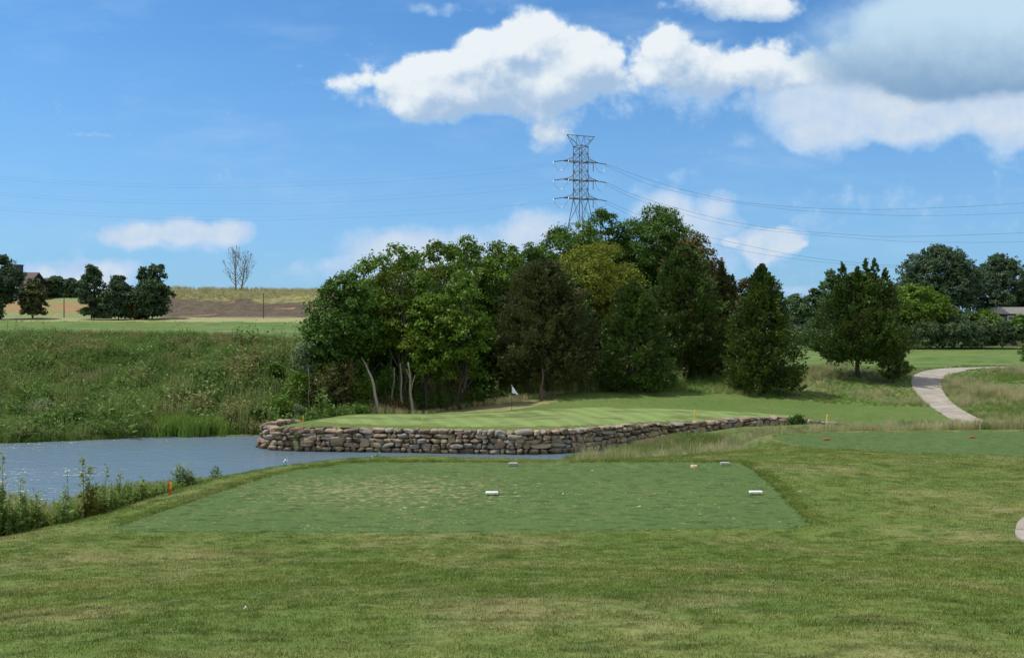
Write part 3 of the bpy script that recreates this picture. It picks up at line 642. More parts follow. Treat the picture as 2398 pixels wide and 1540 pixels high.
# ---------------------------------------------------------------- transmission tower
M['steel']=simple('galvanised_steel',(.17,.165,.16),.55,.35,2,.2); M['insul']=simple('insulator_glass',(.10,.10,.085),.35); M['alu']=simple('aluminium_conductor',(.55,.56,.58),.35,.8); M['wire']=simple('weathered_conductor',(.11,.11,.12),.6,.2)
TX,TY=(1360.0-CX)/F*220,220.0; TG=hz(TX,TY)
def tzw(Y): return EYE-(Y-HY)/F*220
def tower():
    e=empty('transmission_tower',(TX,TY,TG),0)
    a0=R(4)                                   # the shaft stands corner-on
    zt=lambda Y: tzw(Y)-TG
    levels=[(zt(343),1.30),(zt(361),1.30)]+[(zt(y),1.30) for y in (380,401,423,444,466)]
    low=[]
    zb=zt(466)
    n=7
    for k in range(1,n+1):
        f=k/n; low.append((zb*(1-f**.92),1.30+f*5.6))
    lv=levels+low
    def cn(z,hw,k): an=a0+k*math.pi/2; r=hw*1.414; return Vector((r*math.cos(an),r*math.sin(an),z))
    b=MB(); g=MB()
    for k in range(4): g.tube([cn(z,h,k) for z,h in lv],.11,4)
    for i in range(len(lv)-1):
        (z0,h0),(z1,h1)=lv[i],lv[i+1]; r=.055 if i<7 else .065
        for k in range(4):
            b.tube([cn(z0,h0,k),cn(z1,h1,k+1)],r,4); b.tube([cn(z0,h0,k+1),cn(z1,h1,k)],r,4); b.tube([cn(z0,h0,k),cn(z0,h0,k+1)],r,4)
            if i>=7:
                mid=(cn(z0,h0,k)+cn(z1,h1,k+1))/2; b.tube([mid,(cn(z0,h0,k)+cn(z1,h1,k))/2],.04,4)
    g.build('leg_frame',M['steel'],e); b.build('lattice_bracing',M['steel'],e)
    yaw=R(20); ax=Vector((math.cos(yaw),math.sin(yaw),0)); ay=Vector((-math.sin(yaw),math.cos(yaw),0))
    # top frame: inverted trapezium carrying the earth wires
    f=MB(); zt0,zt1=zt(343),zt(318)
    tl,tr=ax*-3.75+Vector((0,0,zt1)),ax*3.75+Vector((0,0,zt1))
    f.tube([tl,tr],.10,4)
    for s,tp in((-1,tl),(1,tr)):
        for q in(-1,1):
            ba=ax*s*1.3+ay*q*1.3+Vector((0,0,zt0)); f.tube([ba,tp],.085,4)
        m1=tp*.5+(ax*s*1.3+Vector((0,0,zt0)))*.5; f.tube([m1,ax*s*2.2+Vector((0,0,zt1))],.05,4); f.tube([m1,ax*s*.9+Vector((0,0,zt1))],.05,4); f.tube([ax*s*1.3+Vector((0,0,zt0)),ax*s*.9+Vector((0,0,zt1))],.07,4); f.tube([Vector((0,0,zt0)),ax*s*.9+Vector((0,0,zt1))],.06,4)
    for k in range(4): f.tube([cn(zt0,1.3,k),cn(zt0,1.3,k+1)],.09,4)
    f.build('top_frame',M['steel'],e)
    tips=[]
    for Y in (380,423,466):
        z=zt(Y); zu=zt(Y-20)
        for s,Lx in((-1,4.95),(1,4.75)):
            c=MB(); tip=ax*s*Lx+Vector((0,0,z+.1))
            for q in(-1,1):
                base=ax*s*1.0+ay*q*1.2+Vector((0,0,z)); ub=ax*s*1.2+ay*q*.7+Vector((0,0,zu))
                c.tube([base,tip],.10,4)
                mid=ax*s*2.7+ay*q*.35+Vector((0,0,z+.75)); c.tube([ub,mid,tip],.055,4)
                for u in(.25,.5,.75):
                    p=base.lerp(tip,u); w_=(ub.lerp(mid,u*1.6) if u<.62 else mid.lerp(tip,(u-.5)*1.6)); c.tube([p,w_],.035,4)
            for u in(.2,.45,.7):
                c.tube([(ax*s*1.0+ay*1.2+Vector((0,0,z))).lerp(tip,u),(ax*s*1.0-ay*1.2+Vector((0,0,z))).lerp(tip,u)],.04,4)
            c.tube([cn(z,1.3,0),cn(z,1.3,2)],.07,4)
            arm=c.build('crossarm',M['steel'],e)
            # strain insulator strings
            dirv=[Vector((-1,-.12,-.16)),Vector((.62,-.75,-.10))] if s<0 else [Vector((.92,-.35,-.22)),Vector((-.45,-.85,-.1))]
            ends=[]
            for dv in dirv:
                dv=dv.normalized(); i_=MB(); n=13; L=2.1; pts=[];rad=[]
                for k in range(n*2+1):
                    pts.append(tip+dv*(.1+L*k/(n*2))); rad.append(.06 if k%2==0 else .15)
                i_.tube(pts,rad,8); i_.build('insulator_string',M['insul'],e,True); ends.append(tip+dv*(L+.2))
            j=MB(); a_,b_=ends[0],ends[1]; pts=[]
            for k in range(17):
                u=k/16; p=a_.lerp(b_,u); p.z-= 2.3*(1-(2*u-1)**2)**.8; pts.append(p)
            j.tube(pts,.065 if s<0 else .05,6); j.build('jumper_loop',M['alu'],e,True)
            if s>0:
                h=MB(); pts=[];rad=[]
                for k in range(19): pts.append(ax*3.4+Vector((0,0,z-.05-2.0*k/18))); rad.append(.05 if k%2 else .13)
                h.tube(pts,rad,8); h.build('hanging_insulator',M['insul'],e,True)
            tips.append([Vector((TX,TY,TG))+p for p in ends])
    tag(e,'steel lattice transmission tower with six crossarms rising behind the wood','power tower')
    return tips
TIPS=tower()
def wire(pts,d0,d1,rad,label,start=None):
    n=len(pts); P=[W(X,Y,d0+(d1-d0)*i/(n-1)) for i,(X,Y) in enumerate(pts)]
    if start is not None: P[0]=tuple(start)
    C=catmull(P,8); b=MB(); b.tube([tuple(p) for p in C],rad,5)
    tag(b.build('power_line',M['wire'],None,True),label,'cable','conductors strung from the tower')
w3=['top','middle','lowest']
LW=[[(1302,384),(1218,400),(941,423),(720,434.5),(498,439.5),(310,437),(111,427),(-140,408)],
    [(1302,427),(1218,443),(941,465),(720,475),(498,478),(221,471.5),(28,459),(-150,445)],
    [(1302,470),(1107,494),(830,509),(609,516),(387,512),(166,503),(0,491.5),(-150,480)]]
for k in range(3):
    wire(LW[k],220,190,.010,f'thin {w3[k]} power line of the front circuit sagging left from the tower',TIPS[2*k][0])
    q=LW[k]; wire([(q[0][0]+105,q[0][1]+3)]+[(X,Y-6-4*(X/1300.)) for X,Y in q[1:]],221,205,.007,f'faint {w3[k]} power line of the rear circuit sagging left from the tower')
RW=[[(1418,386),(1529,424),(1630,452),(1736,473),(1880,486),(2026,490.6),(2200,486.5),(2398,475),(2700,445)],
    [(1418,429),(1500,462),(1653,505),(1760,527),(1860,540),(2000,550),(2109,553.7),(2398,545),(2700,525)],
    [(1418,472),(1520,513),(1637,549),(1744,573.5),(1860,597),(1985,613),(2109,622),(2398,629),(2700,622)]]
RX=[[(1418,388),(1520,432),(1630,459),(1736,477),(1850,491),(1943,497),(2109,505),(2250,503.5),(2398,497.6),(2700,478)],
    [(1418,432),(1500,470),(1653,515),(1760,535),(1850,545),(1943,553),(2109,565),(2250,567.5),(2398,566),(2700,556)],
    [(1418,476),(1520,524),(1637,562),(1744,588),(1860,606),(1985,619),(2109,627),(2398,634),(2700,630)]]
for k in range(3):
    wire(RW[k],220,235,.030,f'{w3[k]} power line of the upper pair sagging right from the tower',TIPS[2*k+1][0])
    wire(RX[k],220,230,.025,f'{w3[k]} power line of the lower pair sagging right from the tower')
for X,Y0,Y1,d,lab in ((150,690,747,186,'thin leaning utility pole left of the three hillside trees'),(617,690,747,186,'thin dark utility pole in front of the brown hillside')):
    x,y,z=W(X,Y1,d); z=hz(x,y); h=(Y1-Y0)/F*d
    e=empty('utility_pole',(x,y,z)); b=MB(); b.tube([(0,0,-.3),(0,0,h)],[.11,.08],8); b.build('post',simple('weathered_wood',(.11,.095,.08),.9,0,4,.3),e)
    c=MB(); c.box((0,0,h+.04),(.11,.11,.04)); c.build('post_cap',M['steel'],e); tag(e,lab,'pole','poles below the hill')
# ---------------------------------------------------------------- houses
M['slate']=simple('dark_shingle',(.105,.085,.085),.85,0,3,.25); M['siding']=simple('charcoal_siding',(.055,.060,.075),.8,0,2,.15); M['glass']=simple('window_glass',(.05,.06,.07),.08,0,None,0,.8)
M['whitewall']=simple('white_wall',(.72,.74,.76),.7); M['greyroof']=simple('grey_shingle',(.235,.215,.205),.9,0,2.2,.3); M['brick']=simple('tan_brick',(.33,.24,.18),.85,0,5,.3)
def gable(b, x0,x1,y0,y1,z0,z1,axis='y',over=.4,t=.18):
    """gabled roof slab pair; ridge runs along axis"""
    if axis=='y':
        xm=(x0+x1)/2; s=(z1-z0)/(xm-x0)
        for sx,xe in((-1,x0-over),(1,x1+over)):
            ze=z0-over*s; a=[(xe,y0-over,ze),(xm,y0-over,z1),(xm,y1+over,z1),(xe,y1+over,ze)]; V=a+[(p[0],p[1],p[2]+t) for p in a]
            b.add(V,[(0,1,2,3),(4,5,6,7),(0,1,5,4),(1,2,6,5),(2,3,7,6),(3,0,4,7)])
    else:
        ym=(y0+y1)/2; s=(z1-z0)/(ym-y0)
        for ye in(y0-over,y1+over):
            ze=z0-over*s; a=[(x0-over,ye,ze),(x0-over,ym,z1),(x1+over,ym,z1),(x1+over,ye,ze)]; V=a+[(p[0],p[1],p[2]+t) for p in a]
            b.add(V,[(0,1,2,3),(4,5,6,7),(0,1,5,4),(1,2,6,5),(2,3,7,6),(3,0,4,7)])
def window(par,x,y,z,w,h,mull=True):
    f=MB()
    for s in(-1,1): f.box((x+s*w/2,y,z),(.06,.06,h/2+.06)); f.box((x,y,z+s*h/2),(w/2-.06,.05,.06))
    if mull: f.box((x,y,z),(.035,.045,h/2-.06)); f.box((x,y+.003,z),(w/2-.06,.03,.03))
    fo=f.build('window',M['plastic'],par); g=MB(); g.box((x,y+.03,z),(w/2-.02,.02,h/2-.02)); g.build('pane',M['glass'],fo)
def house_left():
    d=250; x,y,_=W(38,700,d); z=hz(x,y)-.2; sc=d/F
    e=empty('dark_house',(x,y,z)); zz=lambda Y:(EYE-(Y-HY)*sc)-z
    zr=zz(637); ze=zz(664); zb=zz(696)
    w=MB(); w.box((-3.2,4,(ze)/2),(7.2,5,ze/2)); w.build('wall',M['siding'],e)
    lw=MB(); lw.box((.6,-1.35,zb/2-.2),(2.6,.35,zb/2-.2)); lw.build('lower_wall',M['whitewall'],e)
    r=MB(); gable(r,-10.4,4.0,-1,9,ze,zr,'x',.35); r.build('roof',M['slate'],e)
    gw=MB(); zg=zz(648); zge=zz(668); x0,x1=-1.6,3.4; xm=(x0+x1)/2
    V=[(x0,-1.2,zb),(x1,-1.2,zb),(x1,-1.2,zge),(xm,-1.2,zg),(x0,-1.2,zge)]; V2=[(a,2.0,c) for a,b_,c in V]
    gw.add(V+V2,[(0,1,2,3,4),(9,8,7,6,5),(0,5,6,1),(1,6,7,2),(2,7,8,3),(3,8,9,4),(4,9,5,0)]); gw.build('front_gable',M['siding'],e)
    gr=MB(); gable(gr,x0,x1,-1.2,2.5,zge,zg+.02,'y',.3,.14); gr.build('gable_roof',M['slate'],e)
    window(e,xm,-1.24,zz(672),.7,1.2,False); window(e,xm-.55,-1.24,zz(688),.8,1.6); window(e,xm+.6,-1.24,zz(688),.8,1.6)
    c=MB(); c.box((-1.1,3.2,zz(640)),(.9,.8,zz(619)-zz(640))); c.box((-1.1,3.2,zz(619)),(1.05,.95,.12)); c.build('chimney',M['siding'],e)
    tag(e,'dark two-storey gabled house half hidden by the leftmost trees','house')
house_left()
def house_right():
    d=183; sc=d/F; x,y,_=W(2350,760,d); z=hz(x,y); zz=lambda Y:(EYE-(Y-HY)*sc)-z
    e=empty('grey_roofed_house',(x,y,z)); zt=zz(718); ze=zz(764)
    X=lambda q:(q-2350)*sc
    w=MB(); w.box(((X(2330)+X(2560))/2,5,ze/2),((X(2560)-X(2330))/2,4.5,ze/2)); w.build('wall',M['brick'],e)
    r=MB(); V=[(X(2322),-.3,ze),(X(2570),-.3,ze),(X(2570),10.3,ze),(X(2322),10.3,ze),(X(2360),4,zt),(X(2530),4,zt),(X(2530),6,zt),(X(2360),6,zt)]
    r.add(V,[(0,1,5,4),(1,2,6,5),(2,3,7,6),(3,0,4,7),(4,5,6,7),(3,2,1,0)])
    V=[(X(2280),1.5,ze-.3),(X(2370),1.5,ze-.3),(X(2370),8.5,ze-.3),(X(2280),8.5,ze-.3),(X(2300),5,zz(727)),(X(2372),5,zz(727))]
    r.add(V,[(0,1,5,4),(2,3,4,5),(3,0,4),(1,2,5)]); r.build('roof',M['greyroof'],e)
    dm=MB(); dm.box((X(2368),-.2+1.6,zz(744)),(1.1,1.2,.75)); dm.build('dormer_wall',M['siding'],e)
    dr=MB(); dr.box((X(2368),1.3,zz(744)+.82),(1.3,1.5,.07)); dr.build('dormer_roof',M['greyroof'],e)
    window(e,X(2368),.17,zz(745),1.2,.9,False); window(e,X(2400),.46,zz(782),1.2,1.5); window(e,X(2450),.46,zz(782),1.2,1.5)
    tag(e,'house with grey shingled hip roof and small dormer behind the right trees','house')
house_right()
# ---------------------------------------------------------------- foliage builders
def unit(a): return a/(np.linalg.norm(a,axis=-1,keepdims=True)+1e-9)
def leaf_quads(C,Nn,size,aspect,g,jit=.7,along=None):
    n=len(C); Nn=unit(Nn+g.normal(0,jit,(n,3)))
    if along is None: t=unit(np.cross(Nn,g.normal(0,1,(n,3))))
    else: t=unit(along+g.normal(0,.35,(n,3)))
    b=unit(np.cross(Nn,t)); s=size[:,None]; fold=Nn*s*.12
    V=np.stack([C-t*s*.5, C+b*s*aspect*.5-t*s*.04+fold, C+t*s*.5, C-b*s*aspect*.5-t*s*.04+fold],1).reshape(-1,3)
    return V, np.arange(4*n).reshape(n,4)
class Foliage:
    def __init__(s): s.V=[];s.F=[];s.L=[];s.n=0
    def add(s,V,Fq,L): s.V.append(V); s.F.append(Fq+s.n); s.L.append(L); s.n+=len(V)
    def mesh(s,name):
        me=mesh_np(name,np.concatenate(s.V),np.concatenate(s.F)); face_attr(me,'lv',np.concatenate(s.L)); return me
def blob_leaves(fo,g,cen,rad,ncl,nl,ls,clr=.5,asp=.7,low=-.35,shell=.25):
    """leaf clusters over a lobe: cen (3), rad (3)"""
    d=unit(g.normal(0,1,(ncl*2,3))); d=d[d[:,2]>low][:ncl]
    k=1-shell*g.random((len(d),1))**1.5
    C=np.array(cen)+d*np.array(rad)*k
    cl=g.random(len(d))
    n=len(d)*nl
    CC=np.repeat(C,nl,0)+g.normal(0,clr*.5,(n,3))*np.array([1,1,.7]); NN=np.repeat(d,nl,0)+np.array([0,0,.5])
    V,Fq=leaf_quads(CC,NN,ls*np.clip(g.lognormal(-.08,.33,n),.4,2.0),asp,g)
    fo.add(V,Fq,np.clip(np.repeat(cl,nl)*.6+g.random(n)*.4,0,1))
def limb_path(g,a,b,sag=.15,n=6):
    a,b=np.array(a,float),np.array(b,float); L=np.linalg.norm(b-a); P=[]
    off=g.normal(0,L*.022,(n,3)); 
    for i in range(n):
        u=i/(n-1); p=a+(b-a)*u; p[2]+=sag*L*math.sin(u*math.pi)*.5*(-1 if sag<0 else 1)*abs(sag)/max(abs(sag),1e-6)*.6
        if 0<i<n-1: p=p+off[i]
        P.append(tuple(p))
    return P
def broadleaf(seed,Hh,Wd,base=.22,ls=.26,dens=1.0,lobes=24,open_=0,trunks=1,lean=0.0,top=1.0,shape='round',depth=.9,tips=()):
    g=np.random.default_rng(seed); fo=Foliage(); tr=MB()
    zc=Hh*(base+(1-base)*.5); rz=Hh*(1-base)*.5; rx=Wd/2; ry=rx*depth
    cents=[]
    nsph=lobes if open_ else int(lobes*1.25)
    for i in range(nsph):
        u=1-1.85*(i+.5)/nsph; a=i*2.39996+seed; rho=math.sqrt(max(0,1-u*u)); kk=g.uniform(.72,1.0)
        p=np.array([rho*math.cos(a),rho*math.sin(a),u])*kk+g.normal(0,.07,3)
        if shape=='egg': p[:2]*=1-.38*max(p[2],0)
        elif p[2]>0 and not open_: p[:2]*=1.10
        q=np.array([p[0]*rx*.86,p[1]*ry*.84,zc+p[2]*rz*.86]); 
        r=rx*g.uniform(.22,.36)*(1-.22*max(p[2],0)); cents.append((q,r))
    cents.append((np.array([g.uniform(-.1,.1)*rx,0,zc+rz-rx*.20]),rx*.24*top))
    cents.append((np.array([g.uniform(-.4,.4)*rx,0,zc+rz*.80]),rx*.26))
    for fx,ft,fw in tips:
        for q_ in (0,.09,.19): cents.append((np.array([fx*rx,g.uniform(-.2,.2)*rx,Hh*(ft-q_)-rx*fw]),rx*fw*(1+q_*3.2)))
    if base<.07:
        for k in range(6): cents.append((np.array([math.cos(k*1.05)*rx*.55,math.sin(k*1.05)*ry*.55,Hh*(base+.10)]),rx*.34))
    if not open_: cents.append((np.array([0,0,zc]),rx*.6)); cents.append((np.array([0,0,zc-rz*.45]),rx*.5))
    for q,r in cents:
        ncl=int(max(10,dens*17*(r/1.0)**1.6*(1.0 if not open_ else .7)*(.26/ls)**.6)); blob_leaves(fo,g,q,(r*1.05,r*1.05,r*.92),ncl,20,ls,clr=.62 if r>1 else .42,asp=.75)
        # loose sprays poking out of the lobe
        blob_leaves(fo,g,q,(r*1.22,r*1.22,r*1.15),int(ncl*.30)+1,9,ls*.9,clr=.4,shell=.05)
    r0=.011*Hh+.05
    for k in range(trunks):
        ox=(k-(trunks-1)/2)*Wd*.12; topz=zc+rz*.35
        P=limb_path(g,(ox*.6,0,-.3),(ox*1.6+lean*Hh,0,topz),.0,8); tr.tube(P,[r0*(1-.72*i/7)/math.sqrt(trunks) for i in range(8)],7)
    for q,r in cents[::1 if open_ else 2]:
        u=np.clip((q[2]-r*.5)/topz*.6,.12,.9); a=np.array(P[0])*(1-u)+np.array(P[-1])*u
        tr.tube(limb_path(g,a,q+np.array([0,0,r*.3]),.1,5),[r0*.42*(1-.17*i) for i in range(5)],5)
    return fo,tr
def cedar(seed,Hh,Wd,base=.04,ls=.30,dens=1.0,prof=None,spires=None,depth=.95,round_=.6):
    g=np.random.default_rng(seed); fo=Foliage(); tr=MB(); rx=Wd/2
    def plumes(cx,cy,z0,z1,R0,n,pf):
        nb=max(4,n//7) if n>150 else n; tb=g.random(nb)**1.3; ab=g.uniform(0,2*math.pi,nb); bl=g.random(nb); bk=1+g.normal(0,.10,nb)
        bi=g.integers(0,nb,n); hh=max(z1-z0,.1); t=np.clip(tb[bi]+g.normal(0,.22,n)/hh,0,1); t=np.where(t==0,g.random(n)*.1,t)
        z=z0+(z1-z0)*t; rad=R0*pf(t)*bk[bi]; a=ab[bi]+g.normal(0,.26,n)/np.clip(rad,.4,9)
        wob=1+.16*np.sin(a*3+seed+z*.7)+.14*np.sin(a*5-z*1.6+seed*2)+g.normal(0,.07,n)
        k=(1-.35*g.random(n)**2.0)*wob
        d=np.stack([np.cos(a),np.sin(a)*depth,np.zeros(n)],-1); C=d*(rad*k)[:,None]+np.stack([np.full(n,cx),np.full(n,cy),z],-1)
        ax=unit(d*.9+np.stack([np.zeros(n),np.zeros(n),.45+.5*t],-1))
        nl=15; m=n*nl; u=g.random(m); L=.75*np.clip(rad,.35,1.6)*.75
        CC=np.repeat(C,nl,0)+np.repeat(ax*L[:,None],nl,0)*(u[:,None]-.35)+g.normal(0,.13,(m,3))*(1.15-u[:,None])*np.repeat(np.clip(rad,.5,1.5),nl)[:,None]*1.2
        NN=np.repeat(d,nl,0)+np.array([0,0,.35]); V,Fq=leaf_quads(CC,NN,ls*g.uniform(.6,1.3,m),.50,g,.6,along=np.repeat(ax,nl,0))
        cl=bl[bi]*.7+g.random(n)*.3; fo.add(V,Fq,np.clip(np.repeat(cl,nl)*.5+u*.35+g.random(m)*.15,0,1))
    if prof is None: prof=lambda t:(np.clip((1-t),0,1)**round_)*(.55+.45*sstep(t/.22))
    area=Hh*Wd; plumes(0,0,Hh*base,Hh*.97,rx,int(20.0*area*dens),prof)
    # leader
    plumes(0,0,Hh*.86,Hh,rx*.16,int(14*dens)+8,lambda t:1-t*.9)
    if spires:
        for (sx,sz,sh,sw) in spires: plumes(sx*rx,g.uniform(-.2,.2)*rx,sz*Hh-sh*Hh,sz*Hh,sw*rx,int(90*dens),lambda t:(1-t)**.8+.04)
    # heart of inner sprays in the darkest tone: crown shade put into their colour
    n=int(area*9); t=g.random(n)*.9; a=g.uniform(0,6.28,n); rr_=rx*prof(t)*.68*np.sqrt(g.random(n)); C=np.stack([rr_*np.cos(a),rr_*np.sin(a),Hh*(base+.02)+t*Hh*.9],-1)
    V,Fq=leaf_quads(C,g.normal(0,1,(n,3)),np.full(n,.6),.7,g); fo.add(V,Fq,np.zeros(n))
    r0=.02*Hh+.05
    P=limb_path(g,(0,0,-.3),(0,0,Hh*.93),0,9); tr.tube(P,[r0*(1-.105*i) for i in range(9)],7)
    for i in range(16):
        z=Hh*(base*.6+.05+.8*g.random()); a=g.uniform(0,6.28); L=rx*.75*float(prof(np.array(z/Hh))); tr.tube(limb_path(g,(0,0,z),(math.cos(a)*L,math.sin(a)*L,z+L*.35),.1,4),[.06,.045,.03,.015],4)
    return fo,tr
# leaf and bark materials
BK=dict(grey=simple('grey_bark',(.20,.18,.155),.9,0,5,.35),dark=simple('dark_bark',(.055,.045,.036),.92,0,5,.3),pale=simple('pale_bark',(.34,.30,.25),.85,0,6,.35),red=simple('cedar_bark',(.11,.080,.062),.95,0,6,.35))
LF=dict(
 deep=foliage('leaf_deep_green',(0.035,0.087,0.012),(0.113,0.216,0.025)),
 mid=foliage('leaf_mid_green',(0.056,0.122,0.012),(0.167,0.274,0.028)),
 olive=foliage('leaf_olive',(0.057,0.115,0.011),(0.165,0.282,0.023),tint=(.17,.13,.02),amt=.35),
 yellow=foliage('leaf_yellow_green',(0.117,0.151,0.013),(0.276,0.310,0.029)),
 bright=foliage('leaf_bright_green',(0.054,0.120,0.017),(0.132,0.240,0.033)),
 brown=foliage('leaf_brownish',(0.054,0.059,0.015),(0.121,0.130,0.032),tint=(.20,.11,.05),amt=.6),
 cedar=foliage('cedar_green',(0.032,0.069,0.013),(0.107,0.182,0.031),trans=.2,tint=(.11,.10,.035),amt=.45),
 cedarb=foliage('cedar_brown_green',(0.035,0.050,0.015),(0.120,0.137,0.044),trans=.2,tint=(.12,.115,.05),amt=.5),
 cedarg=foliage('cedar_fresh_green',(0.032,0.062,0.012),(0.113,0.170,0.028),trans=.15),
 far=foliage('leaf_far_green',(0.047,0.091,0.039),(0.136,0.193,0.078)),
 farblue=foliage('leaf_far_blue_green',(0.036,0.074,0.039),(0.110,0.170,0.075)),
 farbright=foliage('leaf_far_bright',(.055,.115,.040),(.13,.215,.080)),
 silver=foliage('leaf_silvery',(.055,.110,.035),(.30,.38,.20)),
 weed=foliage('leaf_weed',(.050,.098,.018),(.150,.200,.045),vary=.6,ns=.5,tint=(.20,.20,.05),amt=.6),
)
def plant(name,x,y,fo,tr,leaf,bark,label,cat='tree',group=None,z=None,crown='crown',stem='trunk',rz=0):
    e=empty(name,(x,y,hz(x,y) if z is None else z),rz)
    link(crown,fo.mesh(crown),LF[leaf],e)
    if tr is not None and tr.v: tr.build(stem,BK[bark],e,True)
    tag(e,label,cat,group); return e
def size_at(X,Yt,d,Wd):
    x=(X-CX)/F*d; z=hz(x,d); return x,z,EYE-(Yt-HY)/F*d-z, Wd/F*d
def B(X,Yt,d,Wd,leaf,bark,label,seed,name='broadleaf_tree',group=None,**k):
    x,z,Hh,w=size_at(X,Yt,d,Wd); fo,tr=broadleaf(seed,Hh,w,**k); return plant(name,x,d,fo,tr,leaf,bark,label,'tree',group)
def C(X,Yt,d,Wd,leaf,label,seed,group=None,**k):
    x,z,Hh,w=size_at(X,Yt,d,Wd); fo,tr=cedar(seed,Hh,w,**k); return plant('cedar_tree',x,d,fo,tr,leaf,'red',label,'cedar',group)
GW='trees of the wood behind the green'
B(800,640,80,175,'deep','dark','dark green broadleaf tree forming the left edge of the wood',1,group=GW,base=.08,lobes=34,dens=1.2)
B(862,600,86,160,'mid','grey','leafy tree between the dark left-edge tree and the tall olive one',2,group=GW,base=.10)
B(930,572,83,165,'olive','grey','tall olive-leaved tree with several pale trunks showing below',3,group=GW,base=.20,trunks=3)
B(1028,566,88,160,'olive','grey','yellowish olive tree right of the three-trunked one in the wood',4,group=GW,base=.12)
B(1095,554,92,150,'mid','grey','slim treetop poking highest on the left half of the wood',5,group=GW,base=.14)
B(1165,566,93,150,'mid','grey','green tree with airy top just left of the broad brownish cedar',6,group=GW,base=.2,dens=1.1)
B(1238,572,98,170,'deep','dark','round dark green crown directly above the broad brownish cedar',7,group=GW,base=.2)
B(1080,640,80,130,'mid','dark','darker leafy tree low in front, behind the flagstick side of the green',8,group=GW,base=.13,lean=.05)
B(1000,690,80,110,'olive','dark','low olive understorey tree between the pale trunks and the leaning trunk',9,group=GW,base=.12)
B(1325,534,107,170,'deep','dark','dark tree at the foot of the tower on the wood skyline',10,group=GW,base=.25,dens=1.1)
B(1412,490,113,150,'deep','dark','tall dark crown right of the tower with knobbly top',11,group=GW,base=.25,dens=1.2)
B(1535,484,114,215,'deep','grey','largest and highest dark broadleaf crown on the wood skyline',12,group=GW,base=.25,lobes=36,dens=1.1)
B(1630,548,109,150,'brown','dark','brownish dark tree sloping down the right shoulder of the wood',13,group=GW,base=.2)
B(1400,574,97,190,'yellow','grey','broad yellow-green tree glowing in the middle of the wood',14,group=GW,base=.25,lobes=34,dens=1.2,ls=.2)
B(1350,655,94,90,'bright','dark','fresh green small tree under the yellow-green crown',15,group=GW,base=.2)
B(1365,516,108,120,'mid','dark','green crown hiding the feet of the tower',17,group=GW,base=.2)
B(1745,655,106,80,'brown','dark','thin brownish tree between the two right-hand pointed cedars',16,group=GW,base=.15,dens=.8)
for i,(X,Yt,d,w) in enumerate([(840,670,92,150),(960,605,97,180),(1060,592,100,180),(1160,590,104,180),(1270,588,106,180),(1380,560,112,180),(1480,560,116,180),(1570,560,118,180),(1660,620,116,150),(1120,740,87,120),(900,745,88,110),(1430,700,104,160)]):
    B(X,Yt,d,w,'deep','dark','shadowed broadleaf tree deep in the wood, mostly hidden by nearer crowns',20+i,group='hidden trees deep in the wood',base=.12,ls=.34,dens=.7,lobes=18)
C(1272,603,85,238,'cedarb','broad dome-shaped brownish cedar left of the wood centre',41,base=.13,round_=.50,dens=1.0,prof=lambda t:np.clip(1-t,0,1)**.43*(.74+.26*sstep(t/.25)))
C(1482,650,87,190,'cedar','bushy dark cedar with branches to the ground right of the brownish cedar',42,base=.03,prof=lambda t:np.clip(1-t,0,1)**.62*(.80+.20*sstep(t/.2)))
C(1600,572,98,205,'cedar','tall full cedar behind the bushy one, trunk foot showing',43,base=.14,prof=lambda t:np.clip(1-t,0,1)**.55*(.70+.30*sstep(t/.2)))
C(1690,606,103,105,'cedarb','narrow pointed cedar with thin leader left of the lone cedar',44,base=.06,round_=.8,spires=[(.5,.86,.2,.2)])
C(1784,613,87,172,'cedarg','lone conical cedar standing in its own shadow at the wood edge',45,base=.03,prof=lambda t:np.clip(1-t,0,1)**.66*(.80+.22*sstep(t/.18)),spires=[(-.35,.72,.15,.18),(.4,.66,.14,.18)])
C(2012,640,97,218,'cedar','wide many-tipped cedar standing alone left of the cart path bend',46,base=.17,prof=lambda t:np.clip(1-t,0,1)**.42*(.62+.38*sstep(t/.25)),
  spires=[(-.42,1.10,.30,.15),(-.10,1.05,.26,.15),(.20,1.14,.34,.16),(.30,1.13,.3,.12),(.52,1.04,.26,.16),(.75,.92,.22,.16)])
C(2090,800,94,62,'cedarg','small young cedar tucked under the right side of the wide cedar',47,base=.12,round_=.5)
# trees far right
GR='trees beyond the right fairway'
FR=[(1862,690,178,90,'farbright','low bright tree seen just right of the lone cedar beyond the fairway',{}),
 (1905,678,182,80,'far','rounded tree left of the light pointed tree beyond the right fairway',{}),
 (1945,634,180,75,'farbright','light green pointed tree rising left of the wide cedar',dict(shape='egg')),
 (1985,668,184,90,'far','green tree directly behind the left side of the wide cedar',{}),
 (2060,655,186,110,'far','tree mostly hidden behind the top of the wide cedar',{}),
 (2128,640,184,80,'farblue','airy tree just right of the wide cedar top',dict(open_=1,dens=1.4)),
 (2200,578,190,172,'farblue','tallest open oak with sky gaps beyond the right fairway',dict(open_=1,dens=.95,lobes=46,base=.22,tips=((-.35,1.0,.12),(.05,1.02,.13),(.55,.9,.12)))),
 (2335,597,200,150,'farblue','open dark tree behind the grey-roofed house',dict(open_=1,dens=1.05,lobes=40,base=.2,tips=((0,1.0,.13),(.4,.93,.12)))),
 (2420,640,202,110,'farblue','tree cut by the right frame edge above the grey roof',dict(dens=1.2)),
 (2150,668,170,140,'olive','broad olive tree in front of the tall open oak',dict(base=.1)),
 (2235,722,172,110,'far','rounded green tree below the tall open oak',dict(base=.08)),
 (2300,728,170,90,'mid','green tree at the left end of the grey roof',dict(base=.08)),
 (2395,738,166,60,'bright','bright small tree in front of the grey-roofed house',dict(base=.15)),
 (2060,720,172,120,'far','green tree filling the gap behind the wide cedar trunk',dict(base=.05))]
